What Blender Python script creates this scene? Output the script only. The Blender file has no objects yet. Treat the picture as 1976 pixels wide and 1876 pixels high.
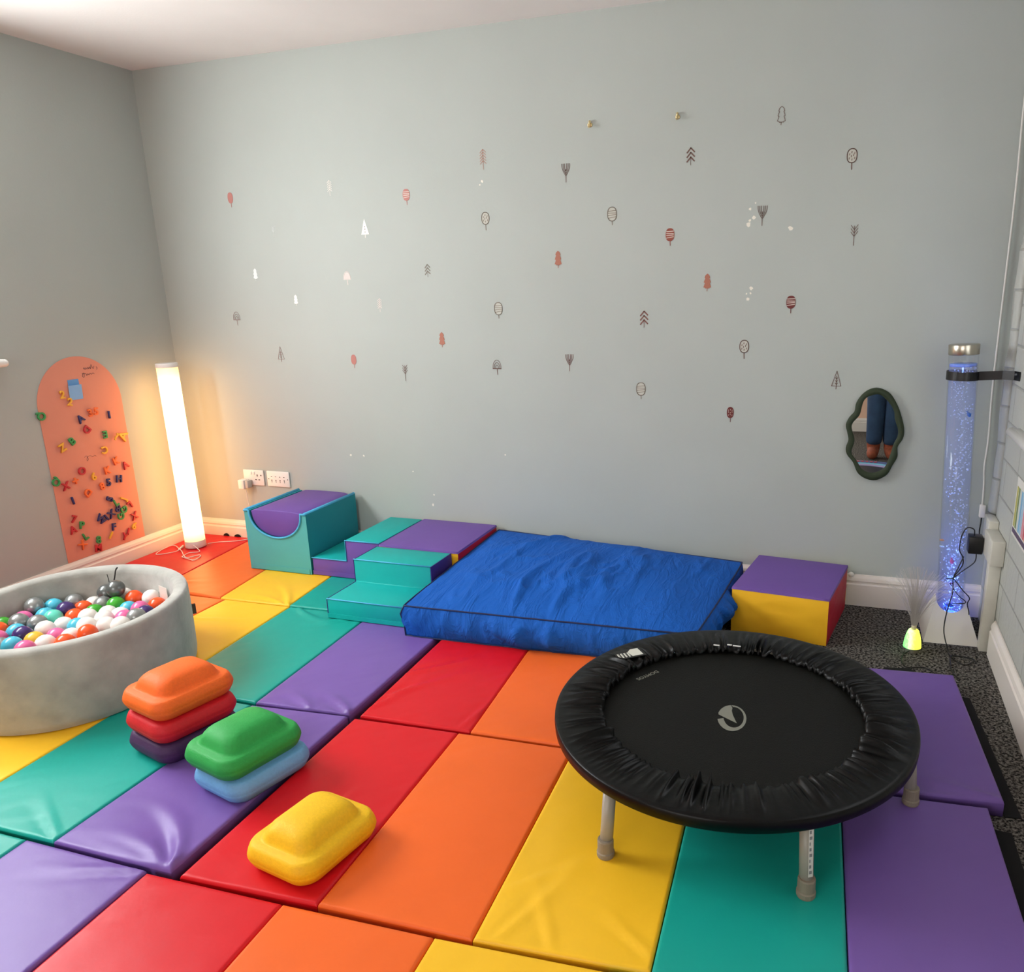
import bpy, bmesh, math, random
from mathutils import Vector, Matrix, noise, Euler
random.seed(7)
S = bpy.context.scene
COL = S.collection
PI = math.pi

# ---------------------------------------------------------------- camera
cam_d = bpy.data.cameras.new('camera')
cam = bpy.data.objects.new('camera', cam_d)
COL.objects.link(cam)
cam.location = (3.6285, -3.640, 1.4376)
cam.rotation_euler = (1.3026, 0.0195, 0.3213)
cam_d.sensor_fit = 'HORIZONTAL'
cam_d.sensor_width = 36.0
cam_d.lens = 1540.69 / 1976 * 36.0
cam_d.shift_x = -(1113.557 - 988) / 1976
cam_d.shift_y = (974.316 - 938) / 1976
cam_d.clip_start = 0.02
S.camera = cam

# ---------------------------------------------------------------- light and exposure
S.view_settings.view_transform = 'Standard'
S.view_settings.look = 'None'
S.view_settings.gamma = 1.0
S.view_settings.use_curve_mapping = False
S.view_settings.exposure = 0.25

W, H = 4.244, 2.559           # room width, ceiling height
REAR = -5.6                   # wall behind the photographer
WIN = (-2.65, -1.16, 1.17, 2.20)   # window opening in the left wall: y0 y1 z0 z1

world = bpy.data.worlds.new('World')
S.world = world
world.use_nodes = True
bg = world.node_tree.nodes['Background']
bg.inputs['Color'].default_value = (0.97, 0.98, 1.0, 1)
bg.inputs['Strength'].default_value = 1.2

def area(name, loc, rot, sx, sy, power, color, spread=180):
    d = bpy.data.lights.new(name, 'AREA')
    d.shape = 'RECTANGLE'; d.size = sx; d.size_y = sy
    d.energy = power; d.color = color; d.spread = math.radians(spread)
    o = bpy.data.objects.new(name, d); COL.objects.link(o)
    o.location = loc; o.rotation_euler = rot
    return o
# daylight coming through the left-hand window
area('window_daylight', (-0.06, (WIN[0] + WIN[1]) / 2, (WIN[2] + WIN[3]) / 2), (0, -PI / 2 + .15, 0),
     WIN[3] - WIN[2] - .06, WIN[1] - WIN[0] - .06, 82, (0.94, 0.98, 1.0))
# and one in the right wall, only its near edge and sill show
W2 = (-2.0, -.50, .905, 1.90)
area('right_window_daylight', (W + .055, (W2[0] + W2[1]) / 2, (W2[2] + W2[3]) / 2), (0, PI / 2 - .12, 0), W2[3] - W2[2] - .06, W2[1] - W2[0] - .06, 4.5, (0.95, 0.98, 1.0))
# a second window in the wall behind the camera
RW = (1.3, 3.3, 1.0, 2.2)
area('rear_window_daylight', ((RW[0] + RW[1]) / 2, REAR - .06, (RW[2] + RW[3]) / 2), (PI / 2, 0, 0), RW[1] - RW[0] - .06, RW[3] - RW[2] - .06, 34, (1.0, 0.995, 0.98))

# ---------------------------------------------------------------- helpers
def lin(h):
    if isinstance(h, str):
        h = h.lstrip('#'); c = [int(h[i:i + 2], 16) / 255 for i in (0, 2, 4)]
    else:
        c = [x / 255 for x in h]
    return tuple(x / 12.92 if x <= .04045 else ((x + .055) / 1.055) ** 2.4 for x in c) + (1,)

MATS = {}
def mat(name, col, rough=.5, bump=0, bscale=60, var=0, vscale=8, metal=0, coat=0, spec=.5, sheen=0, emit=None, estr=0, trans=0, alpha=1):
    if name in MATS: return MATS[name]
    m = bpy.data.materials.new(name); m.use_nodes = True
    nt = m.node_tree; b = nt.nodes['Principled BSDF']
    c = lin(col)
    b.inputs['Base Color'].default_value = c
    b.inputs['Roughness'].default_value = rough
    b.inputs['Metallic'].default_value = metal
    b.inputs['Specular IOR Level'].default_value = spec
    b.inputs['Coat Weight'].default_value = coat
    b.inputs['Sheen Weight'].default_value = sheen
    b.inputs['Transmission Weight'].default_value = trans
    b.inputs['Alpha'].default_value = alpha
    if emit:
        b.inputs['Emission Color'].default_value = lin(emit); b.inputs['Emission Strength'].default_value = estr
    tc = nt.nodes.new('ShaderNodeTexCoord')
    if var:
        n = nt.nodes.new('ShaderNodeTexNoise'); n.inputs['Scale'].default_value = vscale; n.inputs['Detail'].default_value = 5
        nt.links.new(tc.outputs['Object'], n.inputs['Vector'])
        r = nt.nodes.new('ShaderNodeValToRGB')
        r.color_ramp.elements[0].position = .3; r.color_ramp.elements[1].position = .7
        r.color_ramp.elements[0].color = tuple(max(0, x * (1 - var)) for x in c[:3]) + (1,)
        r.color_ramp.elements[1].color = tuple(min(1, x * (1 + var)) for x in c[:3]) + (1,)
        nt.links.new(n.outputs['Fac'], r.inputs['Fac']); nt.links.new(r.outputs['Color'], b.inputs['Base Color'])
    if bump:
        n = nt.nodes.new('ShaderNodeTexNoise'); n.inputs['Scale'].default_value = bscale; n.inputs['Detail'].default_value = 4
        nt.links.new(tc.outputs['Object'], n.inputs['Vector'])
        bm = nt.nodes.new('ShaderNodeBump'); bm.inputs['Strength'].default_value = bump; bm.inputs['Distance'].default_value = .01
        nt.links.new(n.outputs['Fac'], bm.inputs['Height']); nt.links.new(bm.outputs['Normal'], b.inputs['Normal'])
    MATS[name] = m
    return m

def wloc(o):
    v = Vector((0, 0, 0))
    while o: v = v + o.location; o = o.parent
    return v

class MB:
    """collects shapes, then links them as ONE mesh object"""
    def __init__(s): s.v = []; s.f = []; s.mi = []; s.cur = 0
    def add(s, vs, fs):
        o = len(s.v); s.v += [Vector(v) for v in vs]
        for f in fs: s.f.append([i + o for i in f]); s.mi.append(s.cur)
        return s
    def box(s, x0, x1, y0, y1, z0, z1):
        vs = [(x, y, z) for z in (z0, z1) for y in (y0, y1) for x in (x0, x1)]
        return s.add(vs, [(0, 2, 3, 1), (4, 5, 7, 6), (0, 1, 5, 4), (2, 6, 7, 3), (0, 4, 6, 2), (1, 3, 7, 5)])
    def prism(s, poly, z0, z1, top=None):
        n = len(poly); top = top or poly
        vs = [(p[0], p[1], z0) for p in poly] + [(p[0], p[1], z1) for p in top]
        return s.add(vs, [list(range(n))[::-1], [n + i for i in range(n)]] + [(i, (i + 1) % n, n + (i + 1) % n, n + i) for i in range(n)])
    def extrude(s, poly, d):
        """poly: 3D points, d: vector"""
        n = len(poly); d = Vector(d)
        vs = [Vector(p) for p in poly] + [Vector(p) + d for p in poly]
        return s.add(vs, [list(range(n))[::-1], [n + i for i in range(n)]] + [(i, (i + 1) % n, n + (i + 1) % n, n + i) for i in range(n)])
    def rings(s, rings, closed=True, cap0=True, cap1=True):
        n = len(rings[0]); vs = [p for r in rings for p in r]; fs = []
        for j in range(len(rings) - 1):
            for i in range(n if closed else n - 1):
                k = (i + 1) % n
                fs.append((j * n + i, j * n + k, (j + 1) * n + k, (j + 1) * n + i))
        if cap0: fs.append(list(range(n))[::-1])
        if cap1: fs.append([(len(rings) - 1) * n + i for i in range(n)])
        return s.add(vs, fs)
    def tube(s, pts, r, n=8, caps=True):
        pts = [Vector(p) for p in pts]; rs = r if isinstance(r, (list, tuple)) else [r] * len(pts)
        rg = []; prev = None
        for i, p in enumerate(pts):
            t = (pts[min(i + 1, len(pts) - 1)] - pts[max(i - 1, 0)])
            if t.length < 1e-9: t = Vector((0, 0, 1))
            t.normalize()
            u = prev if prev is not None else (Vector((0, 0, 1)) if abs(t.z) < .9 else Vector((1, 0, 0)))
            u = (u - t * u.dot(t)); u.normalize(); w = t.cross(u); prev = u
            rg.append([p + (u * math.cos(2 * PI * k / n) + w * math.sin(2 * PI * k / n)) * rs[i] for k in range(n)])
        return s.rings(rg, True, caps, caps)
    def cyl(s, p0, p1, r0, r1=None, n=24): return s.tube([p0, p1], [r0, r0 if r1 is None else r1], n)
    def lathe(s, c, prof, n=48, cap0=True, cap1=True):
        return s.rings([[(c[0] + r * math.cos(2 * PI * k / n), c[1] + r * math.sin(2 * PI * k / n), c[2] + z) for k in range(n)] for r, z in prof], True, cap0, cap1)
    def sphere(s, c, r, nu=16, nv=10, sc=(1, 1, 1)):
        rg = []
        for j in range(1, nv):
            a = PI * j / nv
            rg.append([(c[0] + r * sc[0] * math.sin(a) * math.cos(2 * PI * k / nu), c[1] + r * sc[1] * math.sin(a) * math.sin(2 * PI * k / nu), c[2] - r * sc[2] * math.cos(a)) for k in range(nu)])
        return s.rings(rg)
    def build(s, name, m=None, parent=None, smooth=False, bevel=0, seg=2, origin=None, local=False):
        me = bpy.data.meshes.new(name)
        if local: off = Vector((0, 0, 0))
        elif parent: off = wloc(parent)
        elif origin is not None: off = Vector(origin)
        else:
            xs = [v.x for v in s.v]; ys = [v.y for v in s.v]; zs = [v.z for v in s.v]
            off = Vector(((min(xs) + max(xs)) / 2, (min(ys) + max(ys)) / 2, min(zs)))
        me.from_pydata([tuple(v - off) for v in s.v], [], s.f)
        ms = m if isinstance(m, (list, tuple)) else [m]
        for x in ms:
            if x: me.materials.append(x)
        if len(ms) > 1:
            for p, i in zip(me.polygons, s.mi): p.material_index = i
        if smooth:
            for p in me.polygons: p.use_smooth = True
        me.update()
        b = bmesh.new(); b.from_mesh(me); bmesh.ops.recalc_face_normals(b, faces=b.faces); b.to_mesh(me); b.free()
        o = bpy.data.objects.new(name, me); COL.objects.link(o)
        if parent: o.parent = parent
        elif not local: o.location = off
        if bevel:
            bv = o.modifiers.new('bevel', 'BEVEL'); bv.width = bevel; bv.segments = seg; bv.limit_method = 'ANGLE'; bv.angle_limit = math.radians(40)
            for p in me.polygons: p.use_smooth = True
        return o

def tag(o, label=None, cat=None, group=None, kind=None):
    if label: o['label'] = label
    if cat: o['category'] = cat
    if group: o['group'] = group
    if kind: o['kind'] = kind
    return o
def thing(name, loc, label, cat, group=None, rot=(0, 0, 0)):
    o = bpy.data.objects.new(name, None); COL.objects.link(o)
    o.empty_display_size = .05; o.location = loc; o.rotation_euler = rot
    return tag(o, label, cat, group)
def struct(o): o['kind'] = 'structure'; return o
def copy_tree(o, parent=None):
    c = o.copy(); COL.objects.link(c); c.parent = parent
    for ch in list(o.children): copy_tree(ch, c)
    return c
def spline(pts, n=8, closed=False):
    P = [Vector(p) for p in pts]; out = []; N = len(P)
    for i in range(N if closed else N - 1):
        a, b, c, d = (P[(i - 1) % N], P[i], P[(i + 1) % N], P[(i + 2) % N]) if closed else (P[max(i - 1, 0)], P[i], P[i + 1], P[min(i + 2, N - 1)])
        for k in range(n):
            t = k / n
            out.append(.5 * ((2 * b) + (c - a) * t + (2 * a - 5 * b + 4 * c - d) * t * t + (3 * b - a - 3 * c + d) * t ** 3))
    if not closed: out.append(P[-1])
    return out

# ---------------------------------------------------------------- materials
def wall_paint(name, col, bump=.05):
    return mat(name, col, rough=.62, bump=bump, bscale=90, var=.025, vscale=2.2, spec=.35)
M_WALL = wall_paint('grey_green_wall_paint', '#b0b6b0')
M_CEIL = wall_paint('white_ceiling_paint', '#ece8e3')
M_PEACH = wall_paint('peach_wall_paint', '#e8bfa4')
M_TRIM = mat('white_gloss_trim', '#ebe3da', rough=.35)
M_WHITEP = mat('white_plastic', '#eeeae4', rough=.35)
M_BLACKP = mat('black_plastic', '#0b0b0c', rough=.4)
M_BLACKV = mat('black_velcro', '#070708', rough=.95)

def block_wall():
    m = bpy.data.materials.new('painted_block_wall'); m.use_nodes = True
    nt = m.node_tree; b = nt.nodes['Principled BSDF']; L = nt.links.new
    b.inputs['Roughness'].default_value = .6
    tc = nt.nodes.new('ShaderNodeTexCoord'); sp = nt.nodes.new('ShaderNodeSeparateXYZ'); cb = nt.nodes.new('ShaderNodeCombineXYZ')
    L(tc.outputs['Object'], sp.inputs[0]); L(sp.outputs['Y'], cb.inputs['X']); L(sp.outputs['Z'], cb.inputs['Y'])
    br = nt.nodes.new('ShaderNodeTexBrick')
    br.inputs['Scale'].default_value = 1; br.inputs['Brick Width'].default_value = .45; br.inputs['Row Height'].default_value = .148
    br.inputs['Mortar Size'].default_value = .006; br.inputs['Mortar Smooth'].default_value = .6
    br.inputs['Color1'].default_value = lin('#bdbfb8'); br.inputs['Color2'].default_value = lin('#b6b8b1'); br.inputs['Mortar'].default_value = lin('#a5a69f')
    L(cb.outputs[0], br.inputs['Vector'])
    n = nt.nodes.new('ShaderNodeTexNoise'); n.inputs['Scale'].default_value = 35; n.inputs['Detail'].default_value = 6
    L(tc.outputs['Object'], n.inputs['Vector'])
    ma = nt.nodes.new('ShaderNodeMath'); ma.operation = 'MULTIPLY_ADD'; ma.inputs[1].default_value = -1.2
    L(br.outputs['Fac'], ma.inputs[0]); L(n.outputs['Fac'], ma.inputs[2])
    bm = nt.nodes.new('ShaderNodeBump'); bm.inputs['Strength'].default_value = .5; bm.inputs['Distance'].default_value = .008
    L(ma.outputs[0], bm.inputs['Height']); L(bm.outputs['Normal'], b.inputs['Normal']); L(br.outputs['Color'], b.inputs['Base Color'])
    return m
M_BLOCK = block_wall()

def carpet():
    m = bpy.data.materials.new('charcoal_carpet'); m.use_nodes = True
    nt = m.node_tree; b = nt.nodes['Principled BSDF']; L = nt.links.new
    b.inputs['Roughness'].default_value = .95; b.inputs['Specular IOR Level'].default_value = .1
    tc = nt.nodes.new('ShaderNodeTexCoord')
    n = nt.nodes.new('ShaderNodeTexNoise'); n.inputs['Scale'].default_value = 105; n.inputs['Detail'].default_value = 3; n.inputs['Roughness'].default_value = .7
    r = nt.nodes.new('ShaderNodeValToRGB'); e = r.color_ramp.elements
    e[0].position = .42; e[0].color = lin('#161515'); e[1].position = .62; e[1].color = lin('#8a857e')
    L(tc.outputs['Object'], n.inputs['Vector']); L(n.outputs['Fac'], r.inputs['Fac']); L(r.outputs['Color'], b.inputs['Base Color'])
    bm = nt.nodes.new('ShaderNodeBump'); bm.inputs['Strength'].default_value = .8; bm.inputs['Distance'].default_value = .006
    L(n.outputs['Fac'], bm.inputs['Height']); L(bm.outputs['Normal'], b.inputs['Normal'])
    return m
M_CARPET = carpet()

def vinyl(name, col, rough=.40):
    return mat(name, col, rough=rough, bump=.06, bscale=26, var=.03, vscale=5, spec=.27)
V = dict(red=vinyl('red_vinyl', '#d6141f'), orange=vinyl('orange_vinyl', '#f26a26'), yellow=vinyl('yellow_vinyl', '#fbc329'),
         teal=vinyl('teal_vinyl', '#17a394'), purple=vinyl('purple_vinyl', '#7a5ca8'))

# ---------------------------------------------------------------- room shell
T = .12
struct(MB().box(-T, W + T, REAR - T, T, -.1, 0).build('floor', M_CARPET, origin=(0, 0, 0)))
struct(MB().box(-T, W + T, REAR - T, T, H, H + .1).build('ceiling', M_CEIL, origin=(0, 0, H)))
wb = struct(MB().box(0, W, 0, T, 0, H).build('wall_back', M_WALL, origin=(0, 0, 0)))
y0, y1, z0, z1 = WIN
wl = MB()
wl.box(-T, 0, REAR, y0, 0, H).box(-T, 0, y1, T, 0, H).box(-T, 0, y0, y1, 0, z0).box(-T, 0, y0, y1, z1, H)
struct(wl.build('wall_left', M_WALL, origin=(0, 0, 0)))
struct(MB().box(W, W + T, REAR, W2[0], 0, H).box(W, W + T, W2[1], T, 0, H).box(W, W + T, W2[0], W2[1], 0, W2[2]).box(W, W + T, W2[0], W2[1], W2[3], H).build('wall_right', M_BLOCK, origin=(W, 0, 0)))
rw = MB().box(0, RW[0], REAR - T, REAR, 0, H).box(RW[1], W, REAR - T, REAR, 0, H).box(RW[0], RW[1], REAR - T, REAR, 0, RW[2]).box(RW[0], RW[1], REAR - T, REAR, RW[3], H)
struct(rw.build('wall_rear', M_PEACH, origin=(0, REAR, 0)))

# window in the left wall, its sill end shows at the left edge of the view
wf = MB()
for a, b_ in ((y0, y0 + .05), ((y0 + y1) / 2 - .025, (y0 + y1) / 2 + .025), (y1 - .05, y1)): wf.box(-.115, -.08, a, b_, z0, z1)
for a, b_ in ((z0, z0 + .05), (z1 - .05, z1)): wf.box(-.115, -.08, y0, y1, a, b_)
win = struct(wf.build('window_1', M_WHITEP))
MB().box(-.1, -.096, y0 + .04, y1 - .04, z0 + .04, z1 - .04).build('pane', mat('clear_glass', '#ffffff', rough=.02, trans=1), win)
sl = MB().box(-.08, .05, y0 - .1, y1 + .14, z0 - .035, z0).cyl((.045, y0 - .1, z0 - .0175), (.045, y1 + .14, z0 - .0175), .0175, n=16)
sl.sphere((.045, y1 + .14, z0 - .0175), .0175)
sl.build('window_sill', M_WHITEP, win, bevel=.004)

rf = MB()
for a in (RW[0], (RW[0] + RW[1]) / 2 - .025, RW[1] - .05): rf.box(a, a + .05, REAR - .115, REAR - .08, RW[2], RW[3])
for a in (RW[2], RW[3] - .05): rf.box(RW[0], RW[1], REAR - .115, REAR - .08, a, a + .05)
win3 = struct(rf.build('window_3', M_WHITEP))
MB().box(RW[0] + .04, RW[1] - .04, REAR - .1, REAR - .096, RW[2] + .04, RW[3] - .04).build('pane', MATS['clear_glass'], win3)
# right-hand window sill and frame edge
w2 = MB()
for a, b_ in ((W2[0], W2[0] + .05), (W2[1] - .03, W2[1])): w2.box(W + .03, W + .10, a, b_, W2[2], W2[3])
for a, b_ in ((W2[2], W2[2] + .04), (W2[3] - .05, W2[3])): w2.box(W + .06, W + .10, W2[0], W2[1], a, b_)
win2 = struct(w2.build('window_2', mat('olive_window_frame', '#5f5f4c', rough=.6)))
MB().box(W + .08, W + .084, W2[0] + .04, W2[1] - .02, W2[2] + .03, W2[3] - .04).build('pane', MATS['clear_glass'], win2)
s2 = MB().cyl((W - .028, -1.7, .888), (W - .028, -.385, .888), .016, n=16).sphere((W - .028, -.385, .888), .016).box(W - .03, W, -1.7, -.4, .873, .903)
s2.build('window_sill', M_WHITEP, win2, smooth=True)

# skirting boards with a moulded top
def skirting(name, p0, p1, nrm, h=.146, ext=(0, 0)):
    """profile swept from p0 to p1; nrm points into the room"""
    prof = [(0, 0), (.018, 0), (.018, .100), (.013, .106), (.013, .112), (.016, .118), (.013, .130), (.006, .140), (.004, h), (0, h)]
    n = Vector(nrm); a = Vector(p0); b = Vector(p1)
    m = MB(); m.rings([[a + n * x + Vector((0, 0, z)) for x, z in prof], [b + n * x + Vector((0, 0, z)) for x, z in prof]], True, True, True)
    return struct(m.build(name, M_TRIM))
skirting('baseboard_back', (0, 0, 0), (W, 0, 0), (0, -1, 0))
skirting('baseboard_left', (0, 0, 0), (0, REAR, 0), (1, 0, 0))
skirting('baseboard_right', (W, -.40, 0), (W, REAR, 0), (-1, 0, 0), h=.146)
skirting('baseboard_rear', (0, REAR, 0), (W, REAR, 0), (0, 1, 0))

# rough plaster fillet that runs up the right wall beside the corner
rg = []
for i in range(40):
    z = .50 + i * .027
    j = noise.noise((0, 3.1, z * 7)) * .006
    rg.append([(W + .003, -.045 + j * .3, z), (W - .016 - j, -.07, z), (W - .024 - j * 1.3, -.095 + j, z), (W - .017 - j, -.122, z), (W + .003, -.15 + j, z)])
struct(MB().rings(rg).build('trim_1', M_BLOCK, smooth=True))

# chipped white spots in the back wall paint
mc = MB()
for x, z, s in ((1.96, 1.913, .009), (1.949, 1.898, .005), (3.196, 1.69, .008), (3.213, 1.70, .009), (3.192, 1.674, .012), (3.217, 1.758, .005), (3.196, 1.735, .007),
                (3.364, 1.652, .012), (3.213, 1.41, .010), (3.199, 1.366, .012), (3.192, 1.388, .005), (3.21, 1.39, .005),
                (1.105, .572, .007), (1.186, .573, .006), (2.017, .618, .004), (1.48, .503, .004), (1.597, .382, .006), (1.587, .327, .008)):
    n = 7; poly = [(x + s * random.uniform(.5, 1.1) * math.cos(2 * PI * k / n), -.0008, z + s * random.uniform(.45, 1.1) * math.sin(2 * PI * k / n)) for k in range(n)]
    mc.extrude(poly, (0, .0012, 0))
tag(mc.build('paint_chip', mat('bare_plaster', '#e9e4d6', rough=.8), wb), 'white chipped spots in the paint')
# ---------------------------------------------------------------- folding play mats, five vinyl panels each
MT = .05
def panel(name, q, colour, parent, folds=(), seed=0, nu=34, nv=60):
    """q: back-left, back-right, front-right, front-left (x, y) corners of the top"""
    bl, br, fr, fl = [Vector((p[0], p[1], 0)) for p in q]
    wd = (br - bl).length; dp = (fl - bl).length; R = .008
    us = [0, .004, .012, .022, .034] + [.034 + (1 - .068) * i / nu for i in range(1, nu)] + [1 - .034, 1 - .022, 1 - .012, 1 - .004, 1]
    vs = [0, .002, .006, .011, .018] + [.018 + (1 - .036) * i / nv for i in range(1, nv)] + [1 - .018, 1 - .011, 1 - .006, 1 - .002, 1]
    m = MB(); g = []
    for v in vs:
        row = []
        for u in us:
            p = bl * (1 - u) * (1 - v) + br * u * (1 - v) + fr * u * v + fl * (1 - u) * v
            d = min(u * wd, (1 - u) * wd, v * dp, (1 - v) * dp)
            z = MT if d >= R else MT - R + math.sqrt(max(0, R * R - (R - d) ** 2))
            k = min(1, d / .03)
            e = min(1, max(0, 1 - d / .12))
            # slack cover: long low ripples, stronger towards the seams
            z += k * (.0016 * noise.noise((p.x * 3 + seed, p.y * 3, .3)) + .0018 * e * noise.noise((p.x * 11 + seed * 3, p.y * 4, 1.7)))
            z += k * .0012 * noise.noise((p.x * 6 + p.y * 5 + seed, (p.y - p.x) * 22, 4.2)) * (.3 + e)
            for (fu, fv, ang, ln, wdh, amp, bend) in folds:
                amp = amp * 1.7 if amp < .008 else amp
                dx = (u - fu) * wd; dy = (fv - v) * dp          # local metres, y towards the back
                a = math.radians(ang); s = dx * math.cos(a) + dy * math.sin(a); t = -dx * math.sin(a) + dy * math.cos(a)
                t -= bend * s * s / ln
                if s > -.02:
                    w = wdh * (.35 + s / ln)
                    fade = max(0, 1 - s / ln) * min(1, (s + .02) / .05)
                    z += amp * fade * (math.exp(-(t / w) ** 2) - .55 * math.exp(-((t - 1.9 * w) / w) ** 2)) * min(1, d / .012)
            row.append((p.x, p.y, z))
        g.append(row)
    nU = len(us)
    m.add([p for r in g for p in r], [(j * nU + i, (j + 1) * nU + i, (j + 1) * nU + i + 1, j * nU + i + 1) for j in range(len(vs) - 1) for i in range(nU - 1)])
    per = g[0] + [r[-1] for r in g[1:]] + g[-1][-2::-1] + [r[0] for r in g[-2:0:-1]]
    m.rings([[(x, y, min(z, MT - R)) for x, y, z in per], [(x, y, .002) for x, y, z in per]], True, False, True)
    return m.build(name, V[colour], parent, smooth=True)

ORDER = ['red', 'orange', 'yellow', 'teal', 'purple']
def play_mat(label, back, front, folds={}, skip=(), seed=0, gap=.0010):
    root = thing('folding_play_mat', ((back[0][0] + back[-1][0]) / 2, (back[0][1] + front[0][1]) / 2, 0), label, 'play mat', 'rainbow folding mats covering the floor')
    for i, c in enumerate(ORDER):
        g0 = gap; g1 = gap
        q = ((back[i][0] + g0, back[i][1]), (back[i + 1][0] - g1, back[i + 1][1]), (front[i + 1][0] - g1, front[i + 1][1]), (front[i][0] + g0, front[i][1]))
        o = panel('panel', q, c, root, folds.get(c, ()), seed + i * 7)
        o['label'] = c + ' vinyl panel'
    return root

# rows from the back wall to the camera
mat_corner = play_mat('rainbow folding mat in the corner under the lamp and along the back wall',
    [(.022, -.022), (.40, -.022), (.775, -.022), (1.185, -.022), (1.58, -.022), (1.96, -.022)],
    [(.032, -.80), (.492, -.822), (.892, -.842), (1.274, -.830), (1.665, -.818), (2.05, -.81)],
    folds={'yellow': [(.98, 1, 118, .30, .020, .007, .2), (.9, 1, 150, .3, .016, .004, .3)], 'orange': [(0, .9, 20, .3, .02, .003, 0)],
           'red': [(1, .95, 158, .35, .012, .003, 0), (1, .8, 165, .3, .012, .003, 0)]}, seed=1)
mat_pit = play_mat('rainbow folding mat under the grey ball pit, running to the blue cushion',
    [(.11, -.862), (.52, -.860), (.931, -.853), (1.287, -.845), (1.700, -.835), (2.095, -.825)],
    [(.12, -1.60), (.53, -1.605), (.925, -1.61), (1.33, -1.612), (1.737, -1.616), (2.103, -1.590)],
    folds={'purple': [(1, 1, 135, .26, .022, .012, .25), (.6, 1, 140, .2, .02, .006, .2)], 'teal': [(1, 0, 215, .3, .02, .004, 0), (.1, 0, -40, .3, .02, .006, .3)],
           'yellow': [(0, .3, 10, .3, .014, .003, 0)]}, seed=2)
mat_cushion = play_mat('rainbow folding mat between the blue cushion and trampoline, purple end on grey carpet',
    [(2.118, -.815), (2.492, -.80), (2.87, -.785), (3.262, -.775), (3.662, -.757), (4.070, -.723)],
    [(2.142, -1.588), (2.546, -1.572), (2.935, -1.556), (3.325, -1.545), (3.725, -1.520), (4.118, -1.480)],
    folds={'red': [(0, .95, 60, .3, .018, .005, .2), (0, .6, 35, .35, .02, .005, .15), (.9, .98, 75, .3, .016, .004, 0), (0, .85, 50, .4, .018, .004, 0)],
           'purple': [(1, 1, 160, .30, .025, .004, 0)], 'orange': [(.95, .6, 120, .25, .016, .003, 0)]}, seed=3)
mat_left = play_mat('rainbow folding mat at the left, under both stacks of foam stones',
    [(.09, -1.635), (.50, -1.635), (.90, -1.633), (1.305, -1.632), (1.735, -1.634), (2.105, -1.603)],
    [(.10, -2.385), (.51, -2.388), (.925, -2.388), (1.325, -2.385), (1.722, -2.380), (2.112, -2.377)],
    folds={'purple': [(1, 1, 112, .30, .026, .016, .5), (.97, 1, 146, .30, .028, .012, .35), (.9, 1, 168, .3, .02, .005, .1)],
           'teal': [(.98, .98, 150, .3, .018, .003, 0)]}, seed=4)
mat_middle = play_mat('rainbow folding mat in the middle, under the yellow foam stone and the trampoline',
    [(2.134, -1.608), (2.512, -1.590), (2.900, -1.575), (3.288, -1.563), (3.690, -1.548), (4.072, -1.519)],
    [(2.145, -2.384), (2.532, -2.363), (2.926, -2.349), (3.322, -2.318), (3.718, -2.300), (4.100, -2.285)],
    folds={'red': [(.55, .62, 80, .16, .014, .004, 0)], 'yellow': [(.72, .30, 20, .12, .012, .003, 1), (.12, .99, 62, .34, .018, .0030, .1), (.45, .99, 112, .26, .018, .0028, .1), (.02, .80, 40, .30, .016, .0024, 0), (1, .95, 140, .2, .015, .003, 0)]}, seed=5)
mat_front_left = play_mat('rainbow folding mat in the bottom left corner, only its teal and purple panels in view',
    [(.02, -2.40), (.42, -2.40), (.84, -2.40), (1.243, -2.398), (1.645, -2.394), (2.050, -2.392)],
    [(.03, -3.18), (.43, -3.18), (.85, -3.18), (1.25, -3.178), (1.655, -3.176), (2.058, -3.172)],
    folds={'purple': [(1, 0, 196, .32, .016, .0045, 0), (0, .5, 30, .25, .02, .003, 0)]}, seed=6)
mat_front = play_mat('rainbow folding mat nearest the viewer along the bottom edge, starting with red',
    [(2.056, -2.398), (2.452, -2.385), (2.842, -2.368), (3.234, -2.342), (3.632, -2.325), (4.03, -2.31)],
    [(2.068, -3.175), (2.464, -3.165), (2.856, -3.15), (3.25, -3.125), (3.65, -3.105), (4.05, -3.09)],
    folds={'red': [(.1, .95, 60, .5, .03, .003, 0), (.4, .95, 62, .5, .03, .003, 0), (.8, .9, 62, .4, .03, .003, 0)]}, seed=7)

def flap(parent, poly, z=.004):
    MB().prism(poly, .001, z).build('velcro_flap', M_BLACKV, parent)
flap(mat_cushion, [(4.086, -.80), (4.117, -.80), (4.165, -1.475), (4.122, -1.482)])
flap(mat_cushion, [(3.80, -.72), (4.0, -.72), (3.93, -.615), (3.84, -.635)])
flap(mat_middle, [(4.082, -1.55), (4.128, -1.55), (4.145, -2.27), (4.10, -2.28)])
for xa, xb in ((.188, .227), (.266, .312)):      # two little tongues standing up at the skirting board
    xm = (xa + xb) / 2; n = 9
    poly = [(xm + (xb - xa) / 2 * math.cos(PI * k / (n - 1)), -.0215, .045 + .019 * math.sin(PI * k / (n - 1))) for k in range(n)]
    MB().extrude(poly, (0, -.006, 0)).build('velcro_flap', M_BLACKV, mat_corner)

# ---------------------------------------------------------------- soft play blocks at the back wall
Bm = dict(purple=vinyl('purple_block_vinyl', '#6f4f9e', .5), teal=vinyl('turquoise_block_vinyl', '#12a9a3', .5), pale=vinyl('pale_teal_vinyl', '#55aeb0', .5),
          deep=vinyl('deep_teal_vinyl', '#1e8a93', .5), yellow=vinyl('yellow_block_vinyl', '#ffbf2a', .5), red=vinyl('red_block_vinyl', '#b8122e', .5),
          piping=vinyl('light_blue_piping', '#4fb0d8', .5), navy=vinyl('dark_purple_vinyl', '#43317c', .5))
ZB = .051
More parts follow.
